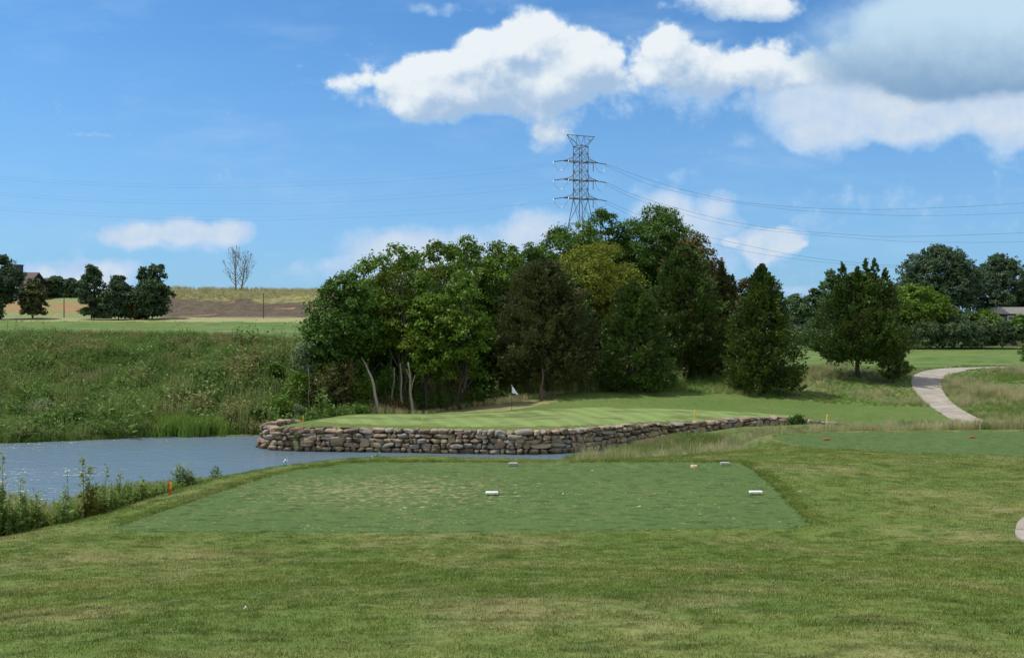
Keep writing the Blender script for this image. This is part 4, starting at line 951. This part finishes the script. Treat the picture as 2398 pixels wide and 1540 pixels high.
for i,(X,Yt,d,w,lf,lab,k) in enumerate(FR):
    kk=dict(base=.12,ls=.42,dens=.55); kk.update(k); B(X,Yt,d,w,lf,'dark',lab,60+i,group=GR,**kk)
# low hedge-like shrubs along the far fairway
hx=[(1872,752),(1915,748),(1960,755),(2118,760),(2158,748),(2200,752),(2240,745),(2282,750),(2322,742),(2360,752),(2402,748)]
for i,(X,Yt) in enumerate(hx):
    x,z,Hh,w=size_at(X,Yt,166,70); g=np.random.default_rng(90+i); fo=Foliage()
    for k in range(9): blob_leaves(fo,g,(g.uniform(-.38,.38)*w,g.uniform(-.4,.4)*w,g.uniform(.22,.80)*Hh),(w*.26,w*.26,Hh*.22),16,16,.42,clr=.7,low=-.8)
    plant('shrub',x,166,fo,None,'far' if i%3 else 'farblue',None,'dark green shrub in the row along the far edge of the right fairway','shrub','row of shrubs beyond the right fairway',crown='foliage')
B(2416,796,108,42,'bright','dark','small leafy tree poking in at the right frame edge above the cart path',99,base=.1,ls=.2,lobes=12)
# trees far left
GL='trees below the hill on the left'
FL=[(2,600,172,86,'farblue','big dark tree at the left frame edge',dict(lobes=34,base=.08,dens=.9)),
 (-38,655,170,90,'farbright','bright leafy tree cut by the left frame edge in front of the big dark tree',dict(base=.05)),
 (78,652,171,62,'cedarb','slender brownish tree standing right of the dark house',dict(shape='egg',base=.06,dens=.7)),
 (216,622,172,66,'farblue','leftmost and airiest of the three hillside trees',dict(shape='egg',base=.03,open_=1,dens=1.3,trunks=2,tips=((-.05,1.0,.16),(.3,.92,.13),(-.45,.74,.14)))),
 (278,646,172,74,'farblue','low round middle tree of the three hillside trees',dict(base=.02,dens=.9,shape='egg')),
 (356,640,172,88,'farblue','three-topped tree, rightmost of the hillside trees',dict(base=.04,dens=.85,lobes=32,shape='egg',tips=((-.5,1.14,.13),(-.02,1.20,.14),(.45,1.18,.14)))),
 (322,706,173,50,'brown','small brownish tree between the middle and three-topped hillside trees',dict(base=.03,dens=.8))]
for i,(X,Yt,d,w,lf,lab,k) in enumerate(FL):
    kk=dict(ls=.38,dens=.6); kk.update(k); B(X,Yt,d,w,lf,'dark',lab,110+i,group=GL,**kk)
for i,(X,Yt,w,lab) in enumerate([(130,650,60,'highest of the dark trees crowded on the far hill crest'),(163,655,52,'dark middle tree on the far hill crest'),(186,662,34,'small right-hand tree on the far hill crest'),(108,672,40,'low left-hand tree on the far hill crest')]):
    B(X,Yt,262,w,'farblue','dark',lab,130+i,group='trees on the far hill crest',base=.02,ls=.6,dens=.45)
B(238,706,184,46,'silver','dark','pale willowy bush behind the airy hillside tree',140,group=GL,base=.02,ls=.4,dens=.4)
# ---------------------------------------------------------------- bare tree on the crest, made of branching limbs
def bare_tree():
    g=np.random.default_rng(3); d=283; x=(557-CX)/F*d; z=hz(x,d)-.3; e=empty('bare_tree',(x,d,z)); sc=d/F; Ht=(681-593)*sc
    def grow(b,p,dirv,L,r,depth):
        n=4; P=[p]; dv=dirv
        for i in range(n):
            dv=unit(dv+g.normal(0,.10,3)+np.array([0,0,.09])); P.append(P[-1]+dv*L/n)
        b.tube([tuple(q) for q in P],[max(r*(1-.4*i/n),.035) for i in range(n+1)],5 if depth<3 else 3)
        if depth>=7: return
        for k in range(3 if depth in(1,2,3) else 2):
            a=g.uniform(.22,.66); ax=unit(np.cross(dv,g.normal(0,1,3))); nd=unit(dv*math.cos(a)+ax*math.sin(a)); grow(b,P[-1] if k<2 else P[2],nd,L*g.uniform(.68,.84),r*.66,depth+1)
    for ox,lean,top in ((-.8,.01,1.0),(1.0,.13,.86)):
        b=MB(); n=12; P=[np.array([ox,0,0.])]
        for k in range(n): P.append(P[-1]+np.array([lean*Ht*top/n+g.normal(0,.07),g.normal(0,.07),Ht*top/n]))
        b.tube([tuple(q) for q in P],[.26*(1-.85*k/n)+.03 for k in range(n+1)],6)
        for k in range(2,n):
            for rep_ in range(2):
                u=k/n; a=g.uniform(0,6.28); sx=(1 if (k+rep_)%2 else -1); out=np.array([sx*abs(math.cos(a))*.9+sx*.25,math.sin(a)*.7,.75+u*.9]); L=Ht*.17*(1.25-abs(u-.42)*1.1)
                grow(b,P[k],unit(out),L,.13*(1.15-u),4)
        b.build('trunk',BK['grey'],e,True)
    tag(e,'leafless grey double-trunked tree alone on the brown hill crest','bare tree')
bare_tree()
# pale bare trunks and dead limbs seen at the front of the wood
def trunk(X0,Y0,X1,Y1,d,r,label,bark='pale',forks=(),curve=0):
    x,y,z=W(X0,Y0,d); z=hz(x,y)-.1; x1=(X1-CX)/F*d; z1=EYE-(Y1-HY)/F*d
    e=empty('bare_tree',(x,y,z)); b=MB(); P=[]
    for i in range(9):
        u=i/8; P.append((u*(x1-x)+math.sin(u*3.1)*curve+.05*math.sin(u*11),.15*u,u*(z1-z)))
    b.tube(P,[r*(1-.55*i/8) for i in range(9)],7)
    for (u,dx,dz) in forks:
        p=P[int(u*8)]; b.tube([p,(p[0]+dx*.4,p[1]-.1,p[2]+dz*.55),(p[0]+dx,p[1]-.2,p[2]+dz)],[r*.42,r*.28,r*.10],5)
    b.build('trunk',BK[bark],e,True); tag(e,label,'bare tree','bare trunks at the front of the wood')
trunk(884,972,857,855,77,.17,'pale curving bare trunk, leftmost behind the green','pale',((.9,-.6,1.2),),.25)
trunk(941,968,938,850,78.5,.13,'straight pale trunk, middle of the trunks behind the green','grey')
trunk(965,965,957,848,79,.16,'forked pale trunk, right of the straight one','pale',((.45,.45,1.8),(.7,-.4,1.2)))
trunk(915,966,924,860,79,.12,'ivy-wrapped thin trunk left of the straight pale trunk','grey',((.5,.3,1.0),))
trunk(724,970,722,860,76,.06,'thin grey sapling stem left of the wood by the pond','grey',((.55,1.6,.5),(.6,-.7,.5)))
trunk(652,985,640,878,78,.05,'bare dead sapling on the weedy bank left of the wood','grey',((.6,.5,.9),(.45,-.5,.7),(.8,.3,.6)))
trunk(1075,940,1118,800,84,.15,'long leaning grey trunk running up into the canopy','grey')
trunk(1267,912,1272,862,80,.13,'stump of a cedar with dead limbs fanned out at its foot','red',((.35,2.4,-1.0),(.4,2.0,-.9),(.45,1.6,-1.3),(.9,1.0,.7)))
# ---------------------------------------------------------------- shrubs one can tell apart
def shrub(X,Yt,d,Wd,leaf,label,seed,n=10,ls=.22,group=None,nl=16,name='shrub',dep=.8,clr=.45,ncl=14,low=-.8,Yb=None):
    x,z,Hh,w=size_at(X,Yt,d,Wd); g=np.random.default_rng(seed); fo=Foliage(); tr=MB()
    for k in range(n):
        a=g.uniform(0,6.28); q=math.sqrt(g.random())*.36; c=np.array([q*w*math.cos(a),q*w*dep*math.sin(a),Hh*g.uniform(.25,.80)*(1-.5*q)])
        blob_leaves(fo,g,c,(w*.22,w*.22*dep,Hh*.22),ncl,nl,ls,clr=clr,low=low); tr.tube(limb_path(g,(0,0,-.1),c,.1,4),[.04,.03,.02,.012],4)
    return plant(name,x,d,fo,tr,leaf,'grey',label,'shrub',group,crown='foliage',stem='stems')
GS='shrubs along the front of the wood and pond bank'
shrub(716,788,78,62,'silver','silvery-leaved tall shrub at the left end of the wood',201,16,.20,GS)
shrub(700,850,77,70,'mid','green shrub below the silvery-leaved one',202,12,.22,GS)
shrub(790,828,77.5,120,'brown','brownish leafy thicket in front of the dark left-edge tree',203,20,.20,GS)
shrub(850,870,79,70,'mid','shady green shrub left of the curving pale trunk',204,12,.2,GS)
shrub(908,850,80,60,'bright','fresh green leafy shrub between the pale trunks',205,10,.2,GS)
shrub(655,925,74.5,70,'mid','leafy green bush at the pond corner behind the wall end',206,14,.2,GS)
shrub(612,952,72.5,56,'deep','dark bush overhanging the water left of the wall end',207,12,.2,GS)
shrub(700,944,74.5,44,'silver','small grey-green bush between the wall end and the wood',208,8,.18,GS)
shrub(155,958,71.5,90,'deep','dark leafy bush at the water edge on the left bank',209,14,.26,GS)
shrub(95,938,74,60,'silver','pale-leaved bush up-slope left of the dark waterside bush',210,9,.22,GS)
shrub(285,955,72.5,50,'mid','green bush between the dark one and the reedy clump',211,9,.2,GS)
shrub(842,950,75,52,'bright','low bright green plant on the edge behind the green',212,8,.16,GS)
shrub(920,935,77.5,60,'brown','rust-tinged bush behind the foot of the curving trunk',213,9,.2,GS)
shrub(640,840,83,46,'mid','green bush on the upper bank left of the silvery shrub',214,7,.22,GS)
shrub(1865,972,69,36,'deep','dark green bush growing out of the right part of the stone wall',215,8,.12,GS,clr=.25)
shrub(2078,1004,58,1,'weed','x',1,1) if False else None
for i,(X,Yt,d,w) in enumerate([(35,900,84,70),(240,915,80,60),(420,905,84,56),(500,880,86,60),(560,930,78,60),(330,850,90,60),(120,840,92,60)]):
    shrub(X,Yt+12,d,w,('mid','weed')[i%2],['round bush on the left bank near the frame edge','round bush above the dark waterside bush','bush above the reedy clump on the bank','bush high on the bank under the bare red scrape','leafy bush low on the bank left of the pond corner','bush near the bank top below the hillside trees','bush near the bank top towards the left'][i],220+i,7,.24,'bushes scattered over the left bank',ncl=10)
# ---------------------------------------------------------------- scattered ground cover (geometry nodes; uncountable)
def src(name,V,Fq,L,mat):
    me=mesh_np(name,V,Fq); face_attr(me,'lv',L); me.materials.append(mat); return bpy.data.objects.new(name,me)
def blades(seed,n,rad,h0,h1,w,lean=.35,dry=.0,tri=True):
    g=np.random.default_rng(seed); a=g.uniform(0,6.28,n); r=rad*np.sqrt(g.random(n)); b=np.stack([r*np.cos(a),r*np.sin(a),np.full(n,-.01)],-1)
    h=g.uniform(h0,h1,n); la=g.uniform(0,6.28,n); l=g.random(n)*lean*h; d=np.stack([np.cos(la)*l,np.sin(la)*l,np.zeros(n)],-1)
    fa=g.uniform(0,6.28,n); s=np.stack([np.cos(fa),np.sin(fa),np.zeros(n)],-1)*(w*.5)
    up=np.array([0,0,1.]); m=b+d*.35+up*(h*.6)[:,None]; tp=b+d+up*h[:,None]
    V=np.concatenate([b-s,b+s,m+s*.8,m-s*.8,tp+s*.12,tp-s*.12]); i=np.arange(n)
    Fq=np.concatenate([np.stack([i,i+n,i+2*n,i+3*n],-1),np.stack([i+3*n,i+2*n,i+4*n,i+5*n],-1)]); L=np.tile(g.random(n),2)
    return V,Fq,L
def weedy(seed,ns,h0,h1,rad,ls,nl,asp=.5):
    g=np.random.default_rng(seed); Vs=[];Fs=[];Ls=[];n0=0
    for k in range(ns):
        a=g.uniform(0,6.28); r=rad*math.sqrt(g.random()); h=g.uniform(h0,h1); p0=np.array([r*math.cos(a),r*math.sin(a),0.]); tp=p0+np.array([g.normal(0,.12)*h,g.normal(0,.12)*h,h])
        u=g.uniform(.12,1,nl); C_=p0+(tp-p0)*u[:,None]; an=g.uniform(0,6.28,nl); out=np.stack([np.cos(an),np.sin(an),g.uniform(.1,.7,nl)],-1)
        sz=ls*g.uniform(.6,1.2,nl)*(1.15-.5*u); C_=C_+unit(out)*sz[:,None]*.5
        V,Fq=leaf_quads(C_,np.stack([-np.cos(an)*.3,-np.sin(an)*.3,np.ones(nl)],-1),sz,asp,g,.35,along=unit(out)); Vs.append(V);Fs.append(Fq+n0);n0+=len(V);Ls.append(np.clip(g.random()*.5+g.random(nl)*.5,0,1))
        s=np.array([.008*h+.003,0,0]); V=np.array([p0-s,p0+s,tp+s*.4,tp-s*.4]); Vs.append(V);Fs.append(np.array([[0,1,2,3]])+n0);n0+=4;Ls.append(np.array([.3]))
    return np.concatenate(Vs),np.concatenate(Fs),np.concatenate(Ls)
M['grass_mix']=foliage('tall_grass_mix',(.12,.20,.042),(.33,.38,.13),trans=.35,vary=.55,ns=.35,tint=(.36,.31,.17),amt=.8)
M['grass_tan']=foliage('dry_tall_grass',(.30,.30,.125),(.66,.60,.36),trans=.35,vary=.6,ns=.5,tint=(.13,.17,.045),amt=.6)
M['grass_green']=foliage('green_tall_grass',(.095,.20,.028),(.24,.37,.07),trans=.35,vary=.55,ns=.4,tint=(.30,.27,.11),amt=.55)
LF['weed2']=foliage('leaf_weed_dark',(.070,.155,.027),(.205,.31,.068),vary=.55,ns=.28,tint=(.27,.24,.10),amt=.75)
LF['weed3']=foliage('leaf_weed_near',(.085,.175,.030),(.33,.43,.10),vary=.75,ns=1.2,tint=(.22,.20,.03),amt=.75)
SRC={
 'lawn':[src(f'lawn_tuft_{i}',*blades(300+i,30,.075,.010,.030,.0042,.9),M['lawn_blades']) for i in range(4)],
 'tan':[src(f'dry_tuft_{i}',*blades(310+i,46,.26,.35,.95,.016,.45),M['grass_tan']) for i in range(4)],
 'mix':[src(f'mixed_tuft_{i}',*blades(320+i,46,.30,.25,.75,.020,.6),M['grass_mix']) for i in range(4)],
 'green':[src(f'green_tuft_{i}',*blades(330+i,46,.30,.25,.7,.022,.6),M['grass_green']) for i in range(4)],
 'bank':[src(f'bank_weed_{i}',*weedy(340+i,9,.3,1.0,.34,.17,9,.55),LF['weed2']) for i in range(4)]+[src('bank_tuft',*blades(345,50,.36,.3,.9,.022,.6),M['grass_mix'])],
 'near':[src(f'near_weed_{i}',*weedy(350+i,4,.45,1.0,.20,.135,17,.52),LF['weed3']) for i in range(4)]+[src(f'near_tuft_{i}',*blades(356+i,42,.20,.45,1.0,.009,.55),M['grass_tan']) for i in range(2)]+[src('near_tuft_green',*blades(358,42,.20,.4,.95,.010,.55),M['grass_green'])],
}
_cols={}
def scatter(name,kind,P,scl,seed,idx=None,label=None,cat=None):
    g=np.random.default_rng(seed); n=len(P)
    if kind not in _cols:
        c=bpy.data.collections.new('source_'+kind)
        for o in SRC[kind]: c.objects.link(o)
        _cols[kind]=c
    me=bpy.data.meshes.new(name); me.vertices.add(n); me.vertices.foreach_set('co',np.asarray(P,dtype=np.float32).ravel())
    a=me.attributes.new('rz','FLOAT','POINT'); a.data.foreach_set('value',g.uniform(0,6.28,n).astype(np.float32))
    a=me.attributes.new('sc','FLOAT_VECTOR','POINT'); s=np.asarray(scl,dtype=np.float32); s=s if s.ndim==2 else np.stack([s,s,s],-1); a.data.foreach_set('vector',np.ascontiguousarray(s).ravel())
    a=me.attributes.new('ix','INT','POINT'); a.data.foreach_set('value',(g.integers(0,len(SRC[kind]),n) if idx is None else idx).astype(np.int32))
    o=link(name,me); tag(o,label,cat,None,'stuff')
    ng=bpy.data.node_groups.new('scatter_'+name,'GeometryNodeTree'); ng.interface.new_socket('Geometry',in_out='INPUT',socket_type='NodeSocketGeometry'); ng.interface.new_socket('Geometry',in_out='OUTPUT',socket_type='NodeSocketGeometry')
    N=ng.nodes; L=ng.links; gi=N.new('NodeGroupInput'); go=N.new('NodeGroupOutput'); ip=N.new('GeometryNodeInstanceOnPoints'); ci=N.new('GeometryNodeCollectionInfo')
    ci.inputs['Collection'].default_value=_cols[kind]; ci.inputs['Separate Children'].default_value=True; ci.inputs['Reset Children'].default_value=True
    ip.inputs['Pick Instance'].default_value=True
    def na(nm,ty): q=N.new('GeometryNodeInputNamedAttribute'); q.data_type=ty; q.inputs['Name'].default_value=nm; return q.outputs['Attribute']
    cx=N.new('ShaderNodeCombineXYZ'); L.new(na('rz','FLOAT'),cx.inputs[2])
    L.new(gi.outputs[0],ip.inputs['Points']); L.new(ci.outputs[0],ip.inputs['Instance']); L.new(na('ix','INT'),ip.inputs['Instance Index']); L.new(cx.outputs[0],ip.inputs['Rotation']); L.new(na('sc','FLOAT_VECTOR'),ip.inputs['Scale'])
    L.new(ip.outputs[0],go.inputs[0]); md=o.modifiers.new('scatter','NODES'); md.node_group=ng; return o
def pts_in(g,n,x0,x1,y0,y1): return g.uniform(x0,x1,n),g.uniform(y0,y1,n)
def with_z(x,y,dz=0): return np.stack([x,y,H(x,y)+dz],-1)
# mown blades of the lawn
g=np.random.default_rng(71); parts=[]
for (r0,r1,den,sc) in ((3.2,9,230,1.0),(9,16,130,1.3),(16,30,48,1.8),(30,42,16,2.4)):
    n=int((r1*r1-r0*r0)*R(37)*den); rr_=np.sqrt(g.uniform(r0*r0,r1*r1,n)); a=g.uniform(-R(37),R(37),n); x=rr_*np.sin(a); y=rr_*np.cos(a)
    k=inside(x,y,LAWN)&~inside(x,y,TEE)&~inside(x,y,REDTEE)&~((x>7.5)&(seg_dist(x,y,[(10.5,8.5),(9.5,12),(9.7,14.3),(10.6,15.6),(13,18.2)])<1.35)); x,y=x[k],y[k]; s=sc*g.uniform(.7,1.25,len(x))
    zs=s*(.75+.6*(vnoise(x*2,y*2)+.5)); parts.append((with_z(x,y,micro(x,y)),np.stack([s,s,zs],-1)))
# taller fringe round the near tee
pe=np.array(TEE+[TEE[0]]); sl=np.r_[0,np.cumsum(np.hypot(*np.diff(pe,axis=0).T))]; q=g.uniform(0,sl[-1],5200); x=np.interp(q,sl,pe[:,0]); y=np.interp(q,sl,pe[:,1]); x=x+g.normal(0,.14,len(x)); y=y+g.normal(0,.14,len(x))
k=~inside(x,y,TEE)&~((y<15.6)); x,y=x[k],y[k]; s=g.uniform(1.2,2.0,len(x)); parts.append((with_z(x,y,micro(x,y)),np.stack([s,s,s*1.15],-1)))
scatter('grass','lawn',np.concatenate([p for p,_ in parts]),np.concatenate([s for _,s in parts]),1,None,'short mown grass blades of the foreground lawn','grass')
# weeds on the far pond bank
g=np.random.default_rng(72); x,y=pts_in(g,23000,-62,-13,64,99)
shore_y=np.interp(x,[-62,-38,-32.6,-28.5,-20.4,-14],[61,66,67.7,69.8,70.9,72]); k=(y>shore_y+.1)&~inside(x,y,FAIRL)&~((x>-17)&(y<73.5))&(y<99+x*0); k&=~((x>-18)&(y>88)); x,y=x[k],y[k]
s=g.uniform(.6,1.15,len(x))*(.75+.9*(fbm(x*.16,y*.16,2)+.4)); s=np.clip(s,.35,1.6)*np.where(y>95,.75,1)
ix=np.where(fbm(x*.2+7,y*.2,2)+g.normal(0,.25,len(x))>.12,4,g.integers(0,4,len(x))); q=(g.random(len(x))<.045)&(y<95); s=np.where(q,s*g.uniform(1.5,2.6,len(x)),s); ix=np.where(q,g.integers(0,4,len(x)),ix)
scatter('bank_weeds','bank',with_z(x,y,-.05),s,2,ix,'tangled green weeds covering the slope across the pond','weeds')
# bright low growth at the waterline
x=g.uniform(-60,-18,1500); sy=np.interp(x,[-62,-38,-32.6,-28.5,-20.4,-14],[61,66,67.7,69.8,70.9,72]); y=sy+g.uniform(-.15,1.3,len(x)); scatter('waterside_grass','green',with_z(x,y,-.02),g.uniform(.4,.9,len(x)),3,None,'bright low grass hanging over the far waterline','grass')
x,y=g.normal(-26.3,1.5,260),g.normal(71.3,.7,260); scatter('reeds','green',with_z(x,y),g.uniform(1.3,2.3,260),4,None,'pale green arching reeds in a clump at the far water edge','reeds')
# rough grass behind and right of the green, and inside the path bend
def zone(pl,n,x0,x1,y0,y1,seed):
    g=np.random.default_rng(seed); x,y=pts_in(g,n,x0,x1,y0,y1); k=inside(x,y,pl); return x[k],y[k],g
PATHC=[tuple(((np.array(a)+np.array(b))/2)) for a,b in zip(catmull(_l,6)[::3],catmull(_r,6)[::3])] if len(_l)==len(_r) else None
pl_=catmull(_l,6); pr_=catmull(_r,6); POLYP=[tuple(p) for p in pl_]+[tuple(p) for p in pr_[::-1]]
x,y=pts_in(np.random.default_rng(73),30000,-14,75,70,122); g=np.random.default_rng(74)
k=~inside(x,y,SURR)&~inside(x,y,DRYF)&~inside(x,y,FAIRR)&~inside(x,y,POLYP)&~inside(x,y,GREEN)&((x/y)<.62)
k&=~((x<14)&(y>94)); k&=~((x<22)&(y>104)); k&=(y>75)|(x>29); x,y=x[k],y[k]
d1=seg_dist(x,y,[tuple(p) for p in SURR],True); near=(d1<2.2); s=g.uniform(.5,1.0,len(x))*np.where(near,1.0,.85)*np.clip(.8+fbm(x*.15,y*.15,2)*1.1,.45,1.3)
dryv=fbm(x*.11+3,y*.11,3)+g.normal(0,.14,len(x))+np.where((x<12)&(y<88),.45,0)+np.where(x>46,.25,0)+np.where((x>18)&(x<45)&(y<89)&(y>80),.1,0)
t1=dryv>.27; t2=(dryv<.04)
for nm,kd,m,sd,lab in (('dry_tall_grass','tan',t1,5,'straw-coloured tall grass on the rough behind the green'),('green_tall_grass','green',t2,6,'lush green rough grass on the mounds right of the green'),('mixed_rough_grass','mix',~(t1|t2),7,'mixed green and straw rough grass around the mounds and path')):
    scatter(nm,kd,with_z(x[m],y[m],-.03),s[m]*(1.15 if kd=='tan' else .85),sd,None,lab,'grass')
# strip beyond the red tee and down the near bank to the wall foot
g=np.random.default_rng(75); x,y=pts_in(g,9000,2,52,27,70); lawn=inside(x,y,LAWN); bas=inside(x,y,[(a,b) for a,b in BASIN]); 
k=~lawn&~bas&~inside(x,y,[tuple(p) for p in SURR])&~inside(x,y,GREEN)&(seg_dist(x,y,[tuple(p) for p in WALL])>.45)&~((x>23.5)&(y>69.0))&~((x<20)&(y>69)); dl=seg_dist(x,y,LAWN,True); k&=(dl<5)|((y>50)&(x>3)); x,y=x[k],y[k]; dl=dl[k]
s=g.uniform(.45,.85,len(x))*np.where((y>50)&(x>12),.68,1); near=(dl<1.2)&(y<39); s=np.where(near,s*.5,s); dv=fbm(x*.2,y*.2,2)+g.normal(0,.2,len(x)); t1=dv>-.12
scatter('dry_tall_grass','tan',with_z(x[t1],y[t1],-.03),s[t1],8,None,'pale dry grass fringe between the red tee and the stone wall','grass')
scatter('green_tall_grass','mix',with_z(x[~t1],y[~t1],-.03),s[~t1]*1.1,9,None,'greener tufts mixed into the fringe before the stone wall','grass')
x,y=pts_in(g,1800,3.5,15,55.5,63); k=~inside(x,y,LAWN)&(seg_dist(x,y,[tuple(p) for p in WALL])>.9)&((x>6.5)|(y<58.2))&(y<62.5+(x-9)*.6); x,y=x[k],y[k]; scatter('pondside_grass','mix',with_z(x,y,-.03),g.uniform(.5,.95,len(x)),15,None,'green and straw grass at the foot of the wall where the water ends','grass')
x,y=pts_in(g,900,11,36,41.0,42.8); k=~inside(x,y,LAWN); x,y=x[k],y[k]; scatter('fringe_grass','tan',with_z(x,y,-.03),g.uniform(.5,.85,len(x)),10,None,'tall straw grass standing right behind the red tee','grass')
x,y=pts_in(g,1500,28,60,66,75); k=~inside(x,y,POLYP)&~inside(x,y,SURR)&~inside(x,y,BASIN); x,y=x[k],y[k]; scatter('valley_grass','tan',with_z(x,y,-.03),g.uniform(.4,.7,len(x)),11,None,'dry grass in the dip at the near end of the cart path','grass')
# weeds beyond the mown edge on the near left bank: taller toward the left of the frame
g=np.random.default_rng(76); x,y=pts_in(g,30000,-19,-1.5,9,28); k=~inside(x,y,LAWN); dl=seg_dist(x,y,LAWN,True); k&=(dl<3.4); x,y,dl=x[k],y[k],dl[k]
X=CX+F*x/y; Z=H(x,y); Yt=np.interp(X,[-300,0,60,110,160,240,330,400,440,500,600,700,900],[1050,1128,1140,1165,1150,1118,1116,1112,1108,1112,1098,1084,1072])
zt=EYE-(Yt-HY)/F*y; hgt=(zt-Z)*g.uniform(.55,1.0,len(x)); k=(hgt>.06)&(X<900)&(X>-260); x,y,Z,hgt,dl,X=x[k],y[k],Z[k],hgt[k],dl[k],X[k]
ix=np.where((X>430)|(g.random(len(x))<.25)|(dl<.35),g.integers(4,7,len(x)),g.integers(0,4,len(x)))
hs=np.clip(hgt,.08,2.2); s=np.stack([np.clip(hs*1.0,.45,1.1)]*2+[hs],-1); scatter('pond_edge_weeds','near',np.stack([x,y,Z-.02],-1),s,12,ix,'mixed leafy weeds and dry grass beyond the mown edge by the pond','weeds')
# individual leafy plants standing up from that edge
def leafy(X,Yt,d,spread,label,seed,ns=5,ls=.085,leaf='weed3',nl=34,white=False,asp=.6,Yb=None):
    x,z,Hh,w=size_at(X,Yt,d,spread); g=np.random.default_rng(seed); fo=Foliage(); tr=MB(); tips=[]
    for k in range(ns):
        tx=(0 if k==0 else g.uniform(-.5,.5)*w); h=Hh*(1 if k==0 else g.uniform(.62,.95)*(1-.35*abs(tx)/(w*.5+1e-6))); p0=np.array([tx*.35,g.uniform(-.1,.1)*w,-.05]); tp=np.array([tx,g.uniform(-.25,.25)*w,h]); tips.append(tp)
        tr.tube([tuple(p0),tuple((p0+tp)/2+g.normal(0,.02,3)),tuple(tp)],[.012,.008,.004],5)
        u=np.sort(g.uniform(.15,1,nl)); C_=p0+(tp-p0)*u[:,None]; an=np.arange(nl)*2.4+g.normal(0,.4,nl); out=unit(np.stack([np.cos(an),np.sin(an),g.uniform(.05,.8,nl)],-1))
        sz=ls*g.uniform(.75,1.3,nl)*(1.2-.45*u); C_=C_+out*sz[:,None]*.62*g.uniform(.6,1.5,nl)[:,None]
        V,Fq=leaf_quads(C_,np.stack([-np.cos(an)*.4,-np.sin(an)*.4,np.ones(nl)],-1),sz,asp,g,.35,along=out); fo.add(V,Fq,np.clip(.25*g.random()+g.random(nl)*.75,0,1))
    e=plant('leafy_weed',x,d,fo,tr,leaf,'grey',label,'plant','leafy plants at the pond edge',crown='leaves',stem='stems')
    return e
leafy(195,1068,17.5,62,'tallest leafy sapling at the pond edge, with two upright shoots',401,4,.11,nl=60)
leafy(248,1090,18,40,'shoot of leaves leaning right beside the tallest sapling',402,2,.10,nl=34)
leafy(280,1101,18.5,36,'small branched leafy plant right of the tallest sapling',403,3,.085)
leafy(5,1060,15.5,26,'leafy branch hanging in at the left frame edge above the weeds',404,3,.11,nl=44)
leafy(52,1122,15.8,50,'dark leafy plant near the left frame edge, in front of the water',405,4,.10)
leafy(90,1148,16.2,40,'low dark plant right of the one near the left frame edge',406,3,.09)
leafy(425,1085,20.5,70,'rounded milkweed bush just right of the red stake',407,9,.13,'silver',nl=38,asp=.42)
leafy(508,1094,21.5,24,'single fern-like weed right of the milkweed bush',408,2,.14,'mid',nl=26,asp=.35)
leafy(335,1115,19,50,'broad green weed left of the red stake',409,4,.09)
leafy(150,1140,16.5,50,'bushy yellowing weed below the tallest sapling',410,5,.085)
leafy(886,1052,26.5,44,'bushy weed with a pinkish flower standing behind the tee edge',411,7,.11,'silver',nl=24)
leafy(1335,1064,26.5,14,'tiny weed sprig behind the middle of the tee edge',412,2,.06,nl=12)
def flowers():
    g=np.random.default_rng(44); 
    for i,(X,Y,d,lab) in enumerate([(157,1103,17,'white seed head on a thin stalk left of the tallest sapling'),(668,1077,23.5,'white wildflower against the water near the wall end'),(712,1088,23.5,'small white wildflower right of the taller one'),(868,1072,26,'pinkish flower on the bushy weed behind the tee')]):
        x,y,z=W(X,Y,d); g0=hz(x,y); e=empty('wildflower',(x,y,g0)); s=MB(); s.tube([(0,0,0),(.02,0,(z-g0)*.6),(0,0,z-g0)],.005,4); s.build('stalk',LF['mid'],e)
        f=Foliage(); C_=g.normal(0,.025,(14,3))+np.array([0,0,z-g0]); V,Fq=leaf_quads(C_,C_*0+np.array([0,0,1.]),np.full(14,.05),.8,g); f.add(V,Fq,g.random(14)); link('flower_head',f.mesh('flower_head'),simple('petals',(.80,.72,.74) if i==3 else (.72,.76,.76),.8),e); tag(e,lab,'flower','wildflowers along the pond edge')
flowers()
# weeds crowning the hill
g=np.random.default_rng(77); x=g.uniform(-170,-45,5000); y=g.uniform(236,292,5000)+0*x; yb=y+x*.16; k=(yb>244+fbm(x*.05,y*.02,2)*24)&(x/y>-.41)&(x/y<-.17)
x,y=x[k],y[k]; scatter('hill_grass','tan',with_z(x,y,-.05),g.uniform(.7,1.6,len(x)),13,None,'rough straw-green weeds covering the top of the brown hill','grass')

# undergrowth that closes off the inside of the wood
g=np.random.default_rng(78); x,y=pts_in(g,9000,-17,30,76,112); k=~inside(x,y,SURR)&~inside(x,y,DRYF)&~inside(x,y,FAIRR)&(y>84-np.clip((-4-x)*.7,0,6)+np.clip(x,0,14)*.28)&~((x>17)&(y<101)); x,y=x[k],y[k]
s=g.uniform(1.1,2.4,len(x))*np.where(y>92,1.5,1); scatter('undergrowth','bank',with_z(x,y,-.05),s,14,g.integers(0,4,len(x)),'dark leafy undergrowth on the floor of the wood','undergrowth')

g=np.random.default_rng(79); P=[]; S=[]
for sx,n in ((-13.2,5),(-15.2,4),(-4.6,5),(0.9,4),(3.0,5),(6.4,6),(9.8,5),(-8.9,3)):
    i=int(np.argmin(np.abs(WALL[20:,0]-sx)))+20; wx,wy=WALL[i]
    for k in range(n): P.append((wx+g.normal(0,.22),wy-.42-g.uniform(0,.12),g.choice([-5.32,-5.05,-4.7,-4.3]) if sx<6 else g.uniform(-5.3,-4.9))); S.append(g.uniform(.22,.5))
scatter('wall_weeds','bank',np.array(P),np.array(S),16,g.integers(0,4,len(P)),'small green weeds rooted in the joints at the foot of the stone wall','weeds')
